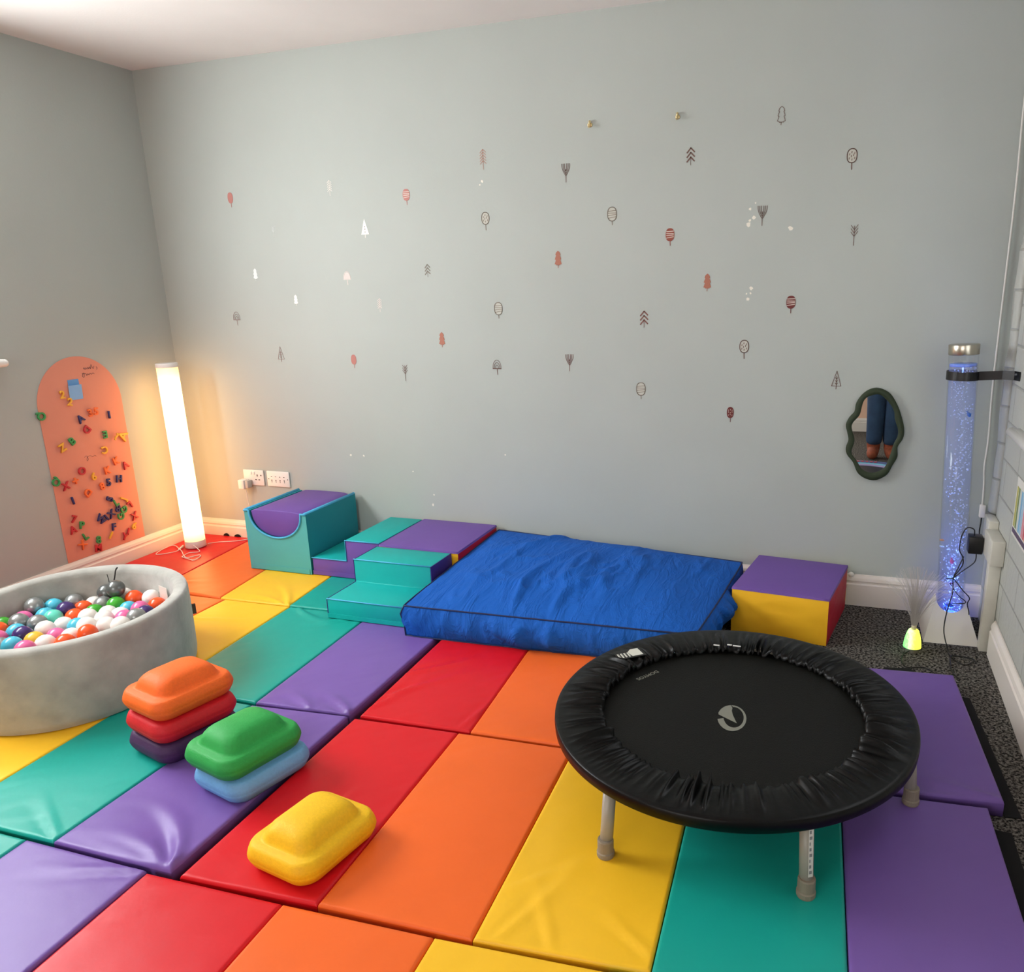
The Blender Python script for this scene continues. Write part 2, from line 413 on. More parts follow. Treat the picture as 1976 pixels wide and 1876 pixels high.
# cradle block with a hollow top, and the half-round bolster lying in it
cx0, cx1, cyf, cyb, ct = .755, 1.128, -.462, -.030, .365
R_ = thing('cradle_block', ((cx0 + cx1) / 2, (cyf + cyb) / 2, ZB), 'pale teal foam cradle block with a hollow curved top, below the wall sockets', 'foam block')
n = 28; xm = (cx0 + cx1) / 2; rim = .030; rr = (cx1 - cx0) / 2 - rim; dpt = .135
arc = [(xm - rr * math.cos(PI * k / n), ct - dpt * math.sin(PI * k / n) ** .9) for k in range(n + 1)]
prof = [(cx0, ZB), (cx1, ZB), (cx1, ct), ] + arc[::-1] + [(cx0, ct)]
def lean(p, y): return (p[0], y, p[1])
m = MB()
ns = len(prof)
m.add([lean(p, cyf) for p in prof] + [lean(p, cyb) for p in prof], [(i, (i + 1) % ns, ns + (i + 1) % ns, ns + i) for i in range(ns)])
for y in (cyf, cyb):
    fr = MB()
    strip = [(xm - rr * math.cos(PI * k / n), ct - dpt * math.sin(PI * k / n) ** .9) for k in range(n + 1)]
    base = [(cx0 + (cx1 - cx0) * k / n, ZB) for k in range(n + 1)]
    fr.add([lean(p, y) for p in strip] + [lean(p, y) for p in base], [(k, k + 1, n + 2 + k, n + 1 + k) for k in range(n)])
    fr.add([(cx0, y, ZB), (cx0, y, ct), (cx0 + rim, y, ct)], [(0, 1, 2)]); fr.add([(cx1, y, ZB), (cx1, y, ct), (cx1 - rim, y, ct)], [(0, 1, 2)])
    o = fr.build('end_panel', [Bm['pale']], R_); o['label'] = 'pale teal end panel'
o = m.build('body', [Bm['deep']], R_); o['label'] = 'deeper teal sides and hollow'
pp = [(cx0, cyf - .001, ct)] + [(x, cyf - .002, z + .002) for x, z in arc] + [(cx1, cyf - .001, ct)]
MB().tube(pp, .0055, 6).build('piping', Bm['piping'], R_, smooth=True)
MB().tube([(cx1 - .008, cyf, ct + .002), (cx1 - .008, cyb, ct + .002)], .0085, 8).build('piping', Bm['piping'], R_, smooth=True)
MB().tube([(cx0 + .008, cyf, ct + .002), (cx0 + .008, cyb, ct + .002)], .0085, 8).build('piping', Bm['piping'], R_, smooth=True)
MB().box(cx0 + .01, cx1 - .01, cyf - .003, cyf, ZB + .003, ZB + .028).build('hem', Bm['pale'], R_)
for o in list(R_.children): pass
rb = rr - .006
hp = [(xm - rb * math.cos(PI * k / n), ct - .002 - (dpt - .006) * math.sin(PI * k / n) ** .9) for k in range(n + 1)]
m = MB(); top = [(xm + rb - 2 * rb * k / 12, ct + .004 + .004 * math.sin(PI * k / 12)) for k in range(1, 12)]
pf = hp + top; ns = len(pf)
m.extrude([lean(p, cyf + .008) for p in pf], (0, cyb - cyf - .012, 0))
tag(m.build('half_round_bolster', Bm['purple'], bevel=.004), 'purple half-round foam bolster lying flat side up in the pale teal cradle block', 'foam bolster')

# step block beside the cradle: two steps rising to the right
R_ = thing('step_block', (1.335, -.24, ZB), 'purple and teal two-step foam block between the cradle and the purple-topped block', 'foam block', 'foam blocks in a row')
sx0, sx1, sx2, zl, zh, yf, yb = 1.134, 1.338, 1.532, .140, .247, -.455, -.03
pf = [(sx0, ZB), (sx2, ZB), (sx2, zh), (sx1, zh), (sx1, zl), (sx0, zl)]
m = MB().extrude([lean(p, yf) for p in pf], (0, yb - yf, 0)); m.build('body', Bm['purple'], R_, bevel=.005)
o = MB().box(sx0 + .002, sx1 - .001, yf + .002, yb, zl - .002, zl + .003).build('lower_tread', Bm['teal'], R_, bevel=.002); o['label'] = 'teal tread'
o = MB().box(sx1 + .001, sx2 - .002, yf + .002, yb, zh - .002, zh + .003).build('upper_tread', Bm['teal'], R_, bevel=.002); o['label'] = 'teal tread'
MB().tube([(sx0, yf - .001, zl + .002), (sx1, yf - .001, zl + .002), (sx1, yf - .001, zh + .002), (sx2, yf - .001, zh + .002)], .0035, 6).build('piping', Bm['piping'], R_, smooth=True)
MB().box(sx0, sx2, yf - .003, yf, ZB + .003, ZB + .024).build('hem', Bm['purple'], R_)

# second step block, its steps coming down towards the viewer
R_ = thing('step_block', (1.74, -.69, ZB), 'turquoise two-step foam block facing the viewer, left of the blue cushion', 'foam block', 'foam blocks in a row')
yb, ym, yf, xa, xb = -.489, -.686, -.908, 1.540, 1.936
pf = [(yb, ZB), (yb, zh), (ym, zh), (ym, zl), (yf, zl), (yf, ZB)]
m = MB()
npf = len(pf)
m.extrude([(xa, y, z) for y, z in pf], (xb - xa, 0, 0)); m.build('body', Bm['teal'], R_, bevel=.005)
for x in (xa - .002, xb - .001):
    o = MB().extrude([(x, y, z) for y, z in pf], (.003, 0, 0)).build('side_panel', Bm['navy'], R_); o['label'] = 'dark purple side panel'
MB().tube([(xa, yf, zl + .001), (xb, yf, zl + .001)], .003, 6).build('piping', Bm['piping'], R_, smooth=True)
MB().tube([(xa, ym, zh + .001), (xb, ym, zh + .001)], .003, 6).build('piping', Bm['piping'], R_, smooth=True)
MB().box(xa, xb, yf - .003, yf, ZB + .003, ZB + .022).build('hem', Bm['teal'], R_)

def puffy_box(name, q, z0, z1, label, puff=.008, flat_front=False):
    """foam cuboid: separate vinyl faces, slightly domed top. q: BL BR FR FL"""
    cx = sum(p[0] for p in q) / 4; cy = sum(p[1] for p in q) / 4
    R_ = thing(name, (cx, cy, z0), label, 'foam block', 'foam blocks in a row')
    bl, br, fr, fl = [Vector((p[0], p[1], 0)) for p in q]
    def face(pn, a, b, col, lab):
        N = 14; g = []; d = (b - a); nrm = Vector((d.y, -d.x, 0)).normalized()
        for j in range(N + 1):
            for i in range(N + 1):
                u, v = i / N, j / N
                p = a.lerp(b, u) + nrm * ((0 if flat_front and pn == 'front_panel' else puff * .7) * (1 - (2 * u - 1) ** 4) * (1 - (2 * v - 1) ** 4) + .003 * (1 - (2 * v - 1) ** 4) * noise.noise((u * 5, v * 7, z1 * 9)))
                g.append((p.x, p.y, z0 + (z1 - z0) * v))
        o = MB().add(g, [(j * (N + 1) + i, j * (N + 1) + i + 1, (j + 1) * (N + 1) + i + 1, (j + 1) * (N + 1) + i) for j in range(N) for i in range(N)]).build(pn, Bm[col], R_, smooth=True)
        o['label'] = lab
    face('front_panel', fl, fr, 'yellow', 'yellow front panel'); face('side_panel', fr, br, 'red', 'red side panel')
    face('back_panel', br, bl, 'yellow', 'yellow back panel'); face('side_panel', bl, fl, 'red', 'red side panel')
    N = 14; g = []
    for j in range(N + 1):
        for i in range(N + 1):
            u, v = i / N, j / N
            p = bl.lerp(br, u).lerp(fl.lerp(fr, u), v)
            g.append((p.x, p.y, z1 + puff * (1 - (2 * u - 1) ** 4) * (1 - (2 * v - 1) ** 4)))
    per = [i for i in range(N + 1)] + [j * (N + 1) + N for j in range(1, N + 1)] + [N * (N + 1) + i for i in range(N - 1, -1, -1)] + [j * (N + 1) for j in range(N - 1, 0, -1)]
    m = MB().add(g, [(j * (N + 1) + i, j * (N + 1) + i + 1, (j + 1) * (N + 1) + i + 1, (j + 1) * (N + 1) + i) for j in range(N) for i in range(N)])
    m.rings([[g[i] for i in per], [(g[i][0] + (g[i][0] - cx) * .012, g[i][1] + (g[i][1] - cy) * .012, z1 - .010) for i in per]], True, False, False)
    o = m.build('lid', Bm['purple'], R_, smooth=True); o['label'] = 'purple lid'
    return R_
puffy_box('cuboid_block', [(1.542, -.025), (1.962, -.030), (1.966, -.478), (1.545, -.474)], ZB, .252, 'purple-topped foam block with red side behind the turquoise steps', .008, True)
puffy_box('cuboid_block', [(3.297, -.024), (3.690, -.066), (3.622, -.500), (3.232, -.462)], .002, .207, 'purple-topped foam block with yellow front, right of the blue cushion', .006)

# ---------------------------------------------------------------- big blue cushion
def blue_cotton():
    m = mat('blue_cotton', '#1b5cb6', rough=.75, var=.04, vscale=6, spec=.15)
    nt = m.node_tree; b = nt.nodes['Principled BSDF']; L = nt.links.new
    tc = nt.nodes.new('ShaderNodeTexCoord'); mp_ = nt.nodes.new('ShaderNodeMapping'); n1 = nt.nodes.new('ShaderNodeTexNoise'); n2 = nt.nodes.new('ShaderNodeTexNoise')
    mp_.inputs['Scale'].default_value = (17, 4.5, 9); mp_.inputs['Rotation'].default_value = (0, 0, .25)
    n1.inputs['Scale'].default_value = 1; n1.inputs['Detail'].default_value = 5; n1.inputs['Roughness'].default_value = .55; n1.inputs['Distortion'].default_value = .8
    n2.inputs['Scale'].default_value = 60; n2.inputs['Detail'].default_value = 2
    L(tc.outputs['Object'], mp_.inputs['Vector']); L(mp_.outputs[0], n1.inputs['Vector']); L(tc.outputs['Object'], n2.inputs['Vector'])
    ab = nt.nodes.new('ShaderNodeMath'); ab.operation = 'SUBTRACT'; ab.inputs[1].default_value = .5; a2 = nt.nodes.new('ShaderNodeMath'); a2.operation = 'ABSOLUTE'; a3 = nt.nodes.new('ShaderNodeMath'); a3.operation = 'POWER'; a3.inputs[1].default_value = .6
    L(n1.outputs['Fac'], ab.inputs[0]); L(ab.outputs[0], a2.inputs[0]); L(a2.outputs[0], a3.inputs[0])
    bp1 = nt.nodes.new('ShaderNodeBump'); bp1.inputs['Strength'].default_value = .55; bp1.inputs['Distance'].default_value = .02; bp1.invert = True
    bp2 = nt.nodes.new('ShaderNodeBump'); bp2.inputs['Strength'].default_value = .1; bp2.inputs['Distance'].default_value = .005
    L(a3.outputs[0], bp1.inputs['Height']); L(n2.outputs['Fac'], bp2.inputs['Height']); L(bp1.outputs[0], bp2.inputs['Normal']); L(bp2.outputs[0], b.inputs['Normal'])
    return m
def cushion():
    R_ = thing('floor_cushion', (2.6, -.5, ZB), 'large crumpled blue fabric floor cushion lying against the back wall', 'cushion')
    BL, BR, FR, FL = Vector((1.975, -.035, 0)), Vector((3.235, -.12, 0)), Vector((3.165, -.925, 0)), Vector((1.962, -.978, 0))
    zs = (.228, .196, .180, .182)
    N = 110
    def per(u):            # u in 0..4 around BL BR FR FL
        k = int(u) % 4; t = u - int(u); a = (BL, BR, FR, FL)[k]; b = (BR, FR, FL, BL)[k]
        return a.lerp(b, t), zs[k] * (1 - t) + zs[(k + 1) % 4] * t
    us = [4 * i / (4 * N) for i in range(4 * N)]
    P = [per(u) for u in us]
    C = (BL + BR + FR + FL) / 4
    def crease(x, y, fx_, fy_, o):
        n_ = noise.noise((x * fx_ + .35 * noise.noise((x * 3, y * 3, o)), y * fy_, o))
        return math.exp(-(n_ / .11) ** 2)
    def wr(p, amt):
        x = p.x - .10 * p.y; y = p.y
        gate = max(.12, .5 + 1.1 * noise.noise((x * 2.3 + 9, y * 2.0, 3.3)))
        return amt * (gate * crease(x, y, 6.5, 1.5, 1.0) + .45 * gate * crease(x, y, 15, 4, 6.0) + .5 * noise.noise((x * 5, y * 2.5, 2)))
    rings = []
    for f in (0, .08, .17, .26, .35, .45, .55, .65, .75, .85, .93, 1.0):      # side wall, bulging
        ring = []
        for (p, z), u in zip(P, us):
            corner = abs((u % 1) - .5) * 2
            zz = ZB + (z - ZB) * f
            out = (p - C).normalized()
            bul = .022 * math.sin(PI * f) * (1 - corner ** 3) - .020 * (1 - f) * 0
            pin = -.006 * corner ** 8
            q = p + out * (bul + pin); q.z = zz
            d = wr(Vector((p.x * 1.2 + p.y * 1.2 + zz * .5, zz * 1.6 - 7, 0)), .030 * math.sin(PI * min(1, f * .92 + .06)))
            q = q + out * d
            if q.y > -.024: q.y = -.024
            ring.append(q)
        rings.append(ring)
    seam = [q.copy() for q in rings[-1]]
    g = []
    for jv in range(N + 1):
        v = jv / N; row = []
        for iu in range(N + 1):
            u = iu / N
            # the outline ring runs BL > BR > FR > FL; blend its four sides (Coons patch) so the top meets the seam exactly
            top_, bot_ = seam[iu], seam[3 * N - iu]; lef, rig = seam[(4 * N - jv) % (4 * N)], seam[N + jv]
            c00, c10, c11, c01 = seam[0], seam[N], seam[2 * N], seam[3 * N]
            q = top_ * (1 - v) + bot_ * v + lef * (1 - u) + rig * u - (c00 * (1 - u) * (1 - v) + c10 * u * (1 - v) + c11 * u * v + c01 * (1 - u) * v)
            e = min(u, 1 - u, v, 1 - v)
            if e > 0:
                q.z += .070 * (1 - abs(2 * u - 1) ** 2.4) ** .8 * (1 - abs(2 * v - 1) ** 2.6) ** .8
                q.z += wr(q, .024) * min(1, e * 14) * (.55 + .6 * v)
            row.append(q)
        g.append(row)
    m = MB().rings(rings, True, True, False)
    m.add([q for r in g for q in r], [(a * (N + 1) + b, (a + 1) * (N + 1) + b, (a + 1) * (N + 1) + b + 1, a * (N + 1) + b + 1) for a in range(N) for b in range(N)])
    o = m.build('cover', blue_cotton(), R_, smooth=True)
    navy = mat('navy_piping', '#0f2350', rough=.7)
    MB().tube([s + Vector((0, 0, .001)) for s in seam] + [seam[0]], .0035, 6).build('piping', navy, R_, smooth=True)
    k = 3 * N
    for kk in (3 * N, 2 * N):
        MB().tube([r[kk] for r in rings[:12]], .0035, 6).build('corner_piping', navy, R_, smooth=True)
    MB().tube([r + Vector((0, -.001, 0)) for r in rings[0]] + [rings[0][0]], .0035, 6).build('bottom_piping', navy, R_, smooth=True)
cushion()

# ---------------------------------------------------------------- foam stepping stones
def stone_mesh():
    A, B, RC = .117, .139, .055
    def outline(ins, z, n=12):
        a, b = A - ins, B - ins; r = max(RC - ins * .75, .012) if ins < .032 else min(.037, a - .001)
        pts = []
        for cx, cy, a0 in ((a - r, b - r, 0), (-(a - r), b - r, 90), (-(a - r), -(b - r), 180), (a - r, -(b - r), 270)):
            for k in range(n + 1):
                t = math.radians(a0 + 90 * k / n); pts.append((cx + r * math.cos(t), cy + r * math.sin(t), z))
        return pts
    prof = [(.034, 0), (.020, .003), (.010, .012), (.003, .026), (.0, .0355), (.0008, .037), (.0, .0385), (.003, .050), (.008, .062), (.012, .067), (.017, .0695), (.030, .070), (.0335, .0715), (.0365, .076),
            (.040, .085), (.0445, .094), (.050, .1015), (.057, .1075), (.066, .1125), (.077, .116), (.090, .118), (.104, .119)]
    return MB().rings([outline(i, z) for i, z in prof])
def foam(name, col): return mat(name, col, rough=.6, bump=.10, bscale=260, var=.05, vscale=140, spec=.35)
st = [('#f5691f', 'orange', 'glossy orange foam stepping stone, topmost of the stack of three', 1.690, -1.880, MT + .144, 76),
      ('#d01c26', 'red', 'red foam stepping stone in the middle of the stack, between orange and dark purple', 1.695, -1.885, MT + .072, 74),
      ('#4a2a55', 'dark_purple', 'dark purple foam stepping stone at the bottom of the stack of three', 1.690, -1.882, MT, 75),
      ('#2ba04a', 'green', 'speckled green foam stepping stone lying on the light blue one', 2.020, -1.985, MT + .072, 76),
      ('#6fa9d8', 'light_blue', 'light blue foam stepping stone under the green one', 2.035, -1.978, MT, 76),
      ('#f3bf14', 'yellow', 'single yellow foam stepping stone lying alone on the red mat panel', 2.408, -2.200, MT, 80)]
proto = None
for col, nm, lab, x, y, z, ang in st:
    o = stone_mesh().build('foam_stepping_stone', foam(nm + '_foam', col), smooth=True, local=True)
    o.location = (x, y, z); o.rotation_euler = (0, 0, math.radians(ang - 90))
    tag(o, lab, 'foam stepping stone', 'foam stepping stones')

# ---------------------------------------------------------------- mini trampoline
TC = (3.378, -1.555); TZ = .268; TPH = 1.362
def tp(r, a, z, e=.024):
    u, w = r * (1 + e) * math.cos(a), r * (1 - e) * math.sin(a)
    return (TC[0] + u * math.cos(TPH) - w * math.sin(TPH), TC[1] + u * math.sin(TPH) + w * math.cos(TPH), z)
M_SKIRT = mat('black_satin_cover', '#030303', rough=.38, spec=.22, bump=.06, bscale=60)
M_BED = mat('black_woven_bed', '#090906', rough=.55, bump=.2, bscale=400, spec=.2)
M_TUBE = mat('pale_grey_steel', '#a29c90', rough=.4, spec=.5)
M_FOOT = mat('grey_rubber', '#8d8272', rough=.6)
M_PRINT = mat('grey_print', '#7d7d72', rough=.6)
tr = thing('mini_trampoline', (TC[0], TC[1], MT), 'round black mini trampoline with gathered edge cover standing on the mats', 'trampoline')
NA = 480
rings = []
RO, RI = .513, .371
prof = [(.488, -.038), (.507, -.036), (.5125, -.030), (.5135, -.016), (.5125, -.004), (.5095, -.0006), (.500, .0005), (.485, .001), (.468, .001), (.450, .001), (.432, .0005), (.415, 0), (.400, -.001), (.388, -.003), (.378, -.006), (.372, -.012), (.371, -.020)]
NA = 720
def fold(a, t):
    c_, s_ = math.cos(a), math.sin(a)
    ph = 84 * a + 5.5 * noise.noise((c_ * 7, s_ * 7, 2)) + 3.0 * noise.noise((c_ * 17, s_ * 17, 5)) + 1.2 * t * noise.noise((c_ * 5, s_ * 5, 9 + t))
    loose = max(.35, .70 + .9 * noise.noise((c_ * 3.1, s_ * 3.1, 4)))
    p1 = abs(math.sin(ph / 2)); n1 = math.exp(-(noise.noise((c_ * 9, s_ * 9, 3.0)) / .07) ** 2)
    return (1 - p1) ** 1.5 * t ** .9 * loose + .7 * n1 * min(1, t * 2) * loose
for r, dz in prof:
    ring = []
    t = max(0, min(1, (RO - .020 - r) / (RO - .02 - RI)))
    for k in range(NA):
        a = 2 * PI * k / NA
        h_ = fold(a, t) * .0230 if dz > -.003 or r < .45 else 0
        ring.append(tp(r + (.002 * math.sin(58 * a) if t > .95 else 0), a, TZ + dz + h_))
    rings.append(ring)
MB().rings(rings, True, False, False).build('edge_cover', M_SKIRT, tr, smooth=True)
MB().rings([[tp(.405, 2 * PI * k / 96, TZ - .022) for k in range(96)], [tp(.405, 2 * PI * k / 96, TZ - .026) for k in range(96)]]).build('jumping_bed', M_BED, tr)
MB().tube([tp(.490, 2 * PI * k / 72, TZ - .028) for k in range(73)], .016, 10).build('frame_ring', M_TUBE, tr, smooth=True)
# six legs with rubber feet
for i, (x, y) in enumerate(((3.132, -2.005), (3.618, -1.998), (3.872, -1.560), (3.632, -1.122), (3.136, -1.122), (2.893, -1.560))):
    top = Vector((TC[0] + (x - TC[0]) * .965, TC[1] + (y - TC[1]) * .965, TZ - .025))
    lg = MB().cyl((x, y, MT + .012), top, .0165, .0165, 20).build('leg', M_TUBE, tr, smooth=True)
    MB().lathe((x, y, MT), [(.021, 0), (.0225, .004), (.0225, .014), (.0205, .017), (.0205, .046), (.019, .05)], 24).build('rubber_foot', M_FOOT, lg, smooth=False)
    if i == 1:
        a = Vector((x, y, MT + .06)).lerp(top, 0); d = (top - Vector((x, y, MT))).normalized()
        side = Vector((.55, -.83, 0)); tn = Vector((.83, .55, 0))
        b = Vector((x, y, MT)) + side * .0172
        q = [b - tn * .005 + d * .06, b + tn * .007 + d * .06, b + tn * .007 + d * .19, b - tn * .005 + d * .19]
        o = MB().extrude([p for p in q], side * .0006).build('sticker', mat('white_sticker', '#dcd9cf', rough=.5), lg); o['label'] = 'white warning sticker with small print'
        pm = MB()
        for k in range(8):
            z = .068 + k * .0145
            qq = [b - tn * .003 + d * z, b + tn * (.004 - .002 * (k % 3)) + d * z, b + tn * (.004 - .002 * (k % 3)) + d * (z + .008), b - tn * .003 + d * (z + .008)]
            pm.extrude([p + side * .0007 for p in qq], side * .0003)
        pm.build('print', mat('grey_ink', '#8a8a88', rough=.6), lg)
# printed emblem, lettering and care label
lc = Vector((3.384, -1.588, TZ - .0215)); la = Vector((.0395, .0085, 0)); lb = Vector((-.010, .070, 0))
E_ = lambda u, v: lc + la * u + lb * v
lm_ = MB()
n = 64; outer = []; inner = []
def annulus(a0, a1, ci, ri, nn=48):
    o_ = [(math.cos(math.radians(a0 + (a1 - a0) * k / nn)), math.sin(math.radians(a0 + (a1 - a0) * k / nn))) for k in range(nn + 1)]
    i_ = [(ci[0] + ri[0] * math.cos(math.radians(a0 + (a1 - a0) * k / nn)), ci[1] + ri[1] * math.sin(math.radians(a0 + (a1 - a0) * k / nn))) for k in range(nn + 1)]
    lm_.add([E_(*p) for p in o_] + [E_(*p) for p in i_], [(k, k + 1, nn + 2 + k, nn + 1 + k) for k in range(nn)])
annulus(-172, 92, (.12, .06), (.70, .80))
wedge = [(-.93, .22)] + [(math.cos(math.radians(a)), math.sin(math.radians(a))) for a in range(160, 89, -6)] + [(.05, .78), (.0, .55), (.06, .25), (.18, -.05), (.34, -.42)]
lm_.add([E_(*p) for p in wedge], [list(range(len(wedge)))])
o = lm_.build('printed_emblem', M_PRINT, tr)
def text_mesh(s, size, extrude=0, bevel=0, offset=0):
    cu = bpy.data.curves.new('t', 'FONT'); cu.body = s; cu.size = size; cu.extrude = extrude; cu.bevel_depth = bevel; cu.bevel_resolution = 1; cu.offset = offset
    cu.align_x = 'CENTER'; cu.align_y = 'CENTER'; cu.resolution_u = 4
    o = bpy.data.objects.new('t', cu); COL.objects.link(o)
    bpy.context.view_layer.update()
    me = bpy.data.meshes.new_from_object(o.evaluated_get(bpy.context.evaluated_depsgraph_get()))
    bpy.data.objects.remove(o); bpy.data.curves.remove(cu)
    return me
me = text_mesh('DOMYOS', .021, 0, 0, .0004); me.materials.append(M_PRINT)
o = bpy.data.objects.new('printed_lettering', me); COL.objects.link(o); o.parent = tr
o.location = Vector((3.095, -1.406, TZ - .0215)) - wloc(tr); o.rotation_euler = (0, 0, math.radians(-124))
# care label on the cover
ld = Vector((.072, .060, 0)).normalized(); lu = Vector((-ld.y, ld.x, 0)); l0 = Vector((3.020, -1.335, TZ + .011))
q = lambda a, b, dz=0: l0 + ld * a + lu * b + Vector((0, 0, dz))
lab = MB().extrude([q(-.052, -.032), q(.045, -.032), q(.045, .03), q(-.052, .03)], (0, 0, .0012)).build('care_label', mat('black_ribbon', '#121212', rough=.5), tr)
wm = MB(); wm.extrude([q(-.002, -.024, .0013), q(.036, -.024, .0013), q(.036, .022, .0013), q(.010, .024, .0013), q(-.006, .008, .0013)], (0, 0, .0004))
for k in range(4):
    a = -.048 + k * .0115
    wm.extrude([q(a, -.024, .0013), q(a + .0045, -.024, .0013), q(a + .0065, .006, .0013), q(a + .002, .006, .0013)], (0, 0, .0004))
    wm.extrude([q(a + .006, -.022, .0013), q(a + .0066, -.022, .0013), q(a + .0086, .007, .0013), q(a + .008, .007, .0013)], (0, 0, .0004))
wm.build('white_print', mat('white_ink', '#d8d8cc', rough=.6), lab)
for x, y, s in ((3.278, -1.190, .010), (3.319, -1.176, .008), (3.343, -1.178, .013)):
    MB().box(x - s, x + s, y - .003, y + .003, TZ + .006, TZ + .009).build('reflective_stitch', mat('silver_thread', '#f2f2ee', rough=.2, metal=.3), tr, bevel=.001)

# ---------------------------------------------------------------- ball pit
PC = (.960, -1.635); PPH = .488; PE = -.05
def pp_(r, a, z):
    u, w = r * (1 + PE) * math.cos(a), r * (1 - PE) * math.sin(a)
    return (PC[0] + u * math.cos(PPH) - w * math.sin(PPH), PC[1] + u * math.sin(PPH) + w * math.cos(PPH), z)
pit = thing('ball_pit', (PC[0], PC[1], MT), 'round grey velvet ball pit full of coloured plastic balls, at the left edge', 'ball pit')
M_VEL = mat('grey_velvet', '#a9a79f', rough=.9, bump=.25, bscale=40, var=.17, vscale=11, sheen=.6, spec=.1)
pr = [(.402, 0), (.412, .006), (.416, .03), (.418, .12), (.417, .22), (.416, .278), (.413, .288), (.406, .2945), (.395, .297), (.378, .296), (.368, .2915), (.362, .283), (.360, .27), (.358, .2), (.356, .12)]
NP = 120
MB().rings([[pp_(r + .0025 * noise.noise((math.cos(2 * PI * k / NP) * 3, math.sin(2 * PI * k / NP) * 3, z * 8)), 2 * PI * k / NP, MT + z) for k in range(NP)] for r, z in pr], True, True, False).build('wall', M_VEL, pit, smooth=True)
MB().rings([[pp_(.36, 2 * PI * k / 60, MT + .118) for k in range(60)], [pp_(.36, 2 * PI * k / 60, MT + .122) for k in range(60)]]).build('base_cushion', M_VEL, pit)
def tag_quad(name, m, r, az, half, z0, z1, th, lab):
    c = Vector(pp_(r, az - PPH, MT)); d = (c - Vector((PC[0], PC[1], MT))).normalized(); t = Vector((-d.y, d.x, 0))
    o = MB().extrude([c - t * half + Vector((0, 0, z0)), c + t * half + Vector((0, 0, z0)), c + t * half + Vector((0, 0, z1)) , c - t * half + Vector((0, 0, z1))], d * th).build(name, m, pit); o['label'] = lab
tag_quad('care_label', mat('white_satin_label', '#dcd3c8', rough=.5), .346, math.radians(70), .030, .19, .245, -.002, 'white satin care label sewn inside')
tag_quad('brand_tab', mat('brown_leather_tab', '#5d4a3c', rough=.7), .415, math.radians(50), .006, .15, .19, .016, 'brown fabric tab on the outside')

BALLCOL = dict(silver=('#9a9c9a', .28, .55), grey=('#6e716f', .28, .55), sky=('#4db7cf', .25, 0), mint=('#62cdb5', .25, 0), white=('#ece6df', .3, 0), orange=('#f4551f', .25, 0), pink=('#e2669a', .25, 0),
               purple=('#3f2a66', .22, 0), green=('#3fa02c', .25, 0), yellow=('#e3b53a', .3, 0))
BALLS = [('silver', 0.649, -1.543, 0.259, 70.0),
 ('sky', 0.669, -1.48, 0.233, 106.6),
 ('silver', 0.703, -1.418, 0.232, 142.0),
 ('purple', 0.763, -1.503, 0.239, 130.0),
 ('orange', 0.771, -1.435, 0.217, 161.0),
 ('sky', 0.712, -1.552, 0.227, 84.0),
 ('mint', 0.78, -1.572, 0.235, 109.0),
 ('orange', 0.83, -1.523, 0.225, 137.0),
 ('pink', 0.666, -1.607, 0.23, 47.0),
 ('silver', 0.788, -1.642, 0.243, 76.5),
 ('white', 0.856, -1.666, 0.237, 86.5),
 ('white', 0.853, -1.591, 0.221, 125.0),
 ('silver', 0.716, -1.66, 0.248, 27.0),
 ('orange', 0.698, -1.728, 0.239, 12.0),
 ('green', 0.649, -1.676, 0.232, 0.0),
 ('sky', 0.766, -1.71, 0.233, 20.0),
 ('purple', 0.832, -1.734, 0.242, 45.5),
 ('pink', 0.765, -1.781, 0.237, 0.0),
 ('sky', 0.897, -1.823, 0.248, 22.0),
 ('silver', 0.827, -1.816, 0.232, 2.0),
 ('pink', 0.968, -1.83, 0.246, 50.0),
 ('yellow', 0.903, -1.746, 0.234, 69.0),
 ('white', 0.973, -1.759, 0.236, 86.0),
 ('pink', 0.924, -1.679, 0.222, 107.0),
 ('white', 0.996, -1.677, 0.23, 139.0),
 ('orange', 1.042, -1.738, 0.239, 124.0),
 ('sky', 0.925, -1.592, 0.226, 150.0),
 ('white', 0.901, -1.524, 0.234, 168.0),
 ('white', 0.993, -1.607, 0.244, 169.0),
 ('orange', 1.064, -1.664, 0.247, 167.0),
 ('green', 0.856, -1.457, 0.22, 184.0),
 ('white', 0.748, -1.368, 0.207, 180.0),
 ('silver', 0.827, -1.392, 0.225, 197.0),
 ('grey', 0.791, -1.338, 0.254, 204.0),
 ('grey', 0.869, -1.357, 0.286, 224.0),
 ('white', 0.854, -1.311, 0.234, 240.0),
 ('green', 0.899, -1.393, 0.232, 225.5),
 ('orange', 0.923, -1.326, 0.237, 258.0),
 ('white', 0.992, -1.306, 0.239, 290.0),
 ('orange', 1.054, -1.339, 0.225, 300.0),
 ('pink', 1.04, -1.408, 0.235, 269.0),
 ('purple', 1.103, -1.443, 0.238, 276.0),
 ('sky', 0.97, -1.4, 0.223, 247.0),
 ('white', 0.998, -1.465, 0.227, 233.0),
 ('pink', 1.06, -1.5, 0.237, 245.0),
 ('silver', 1.129, -1.507, 0.254, 260.0),
 ('white', 0.927, -1.458, 0.223, 211.0),
 ('white', 0.998, -1.535, 0.242, 202.0),
 ('white', 1.059, -1.58, 0.241, 203.0),
 ('white', 1.13, -1.579, 0.251, 234.0)]
BNAME = dict(silver='silver-grey', grey='dark metallic grey', sky='sky blue', mint='mint green', white='white', orange='bright orange', pink='pink', purple='dark purple', green='green', yellow='yellow')
tot = {}
for b in BALLS: tot[b[0]] = tot.get(b[0], 0) + 1
bm_ = {}
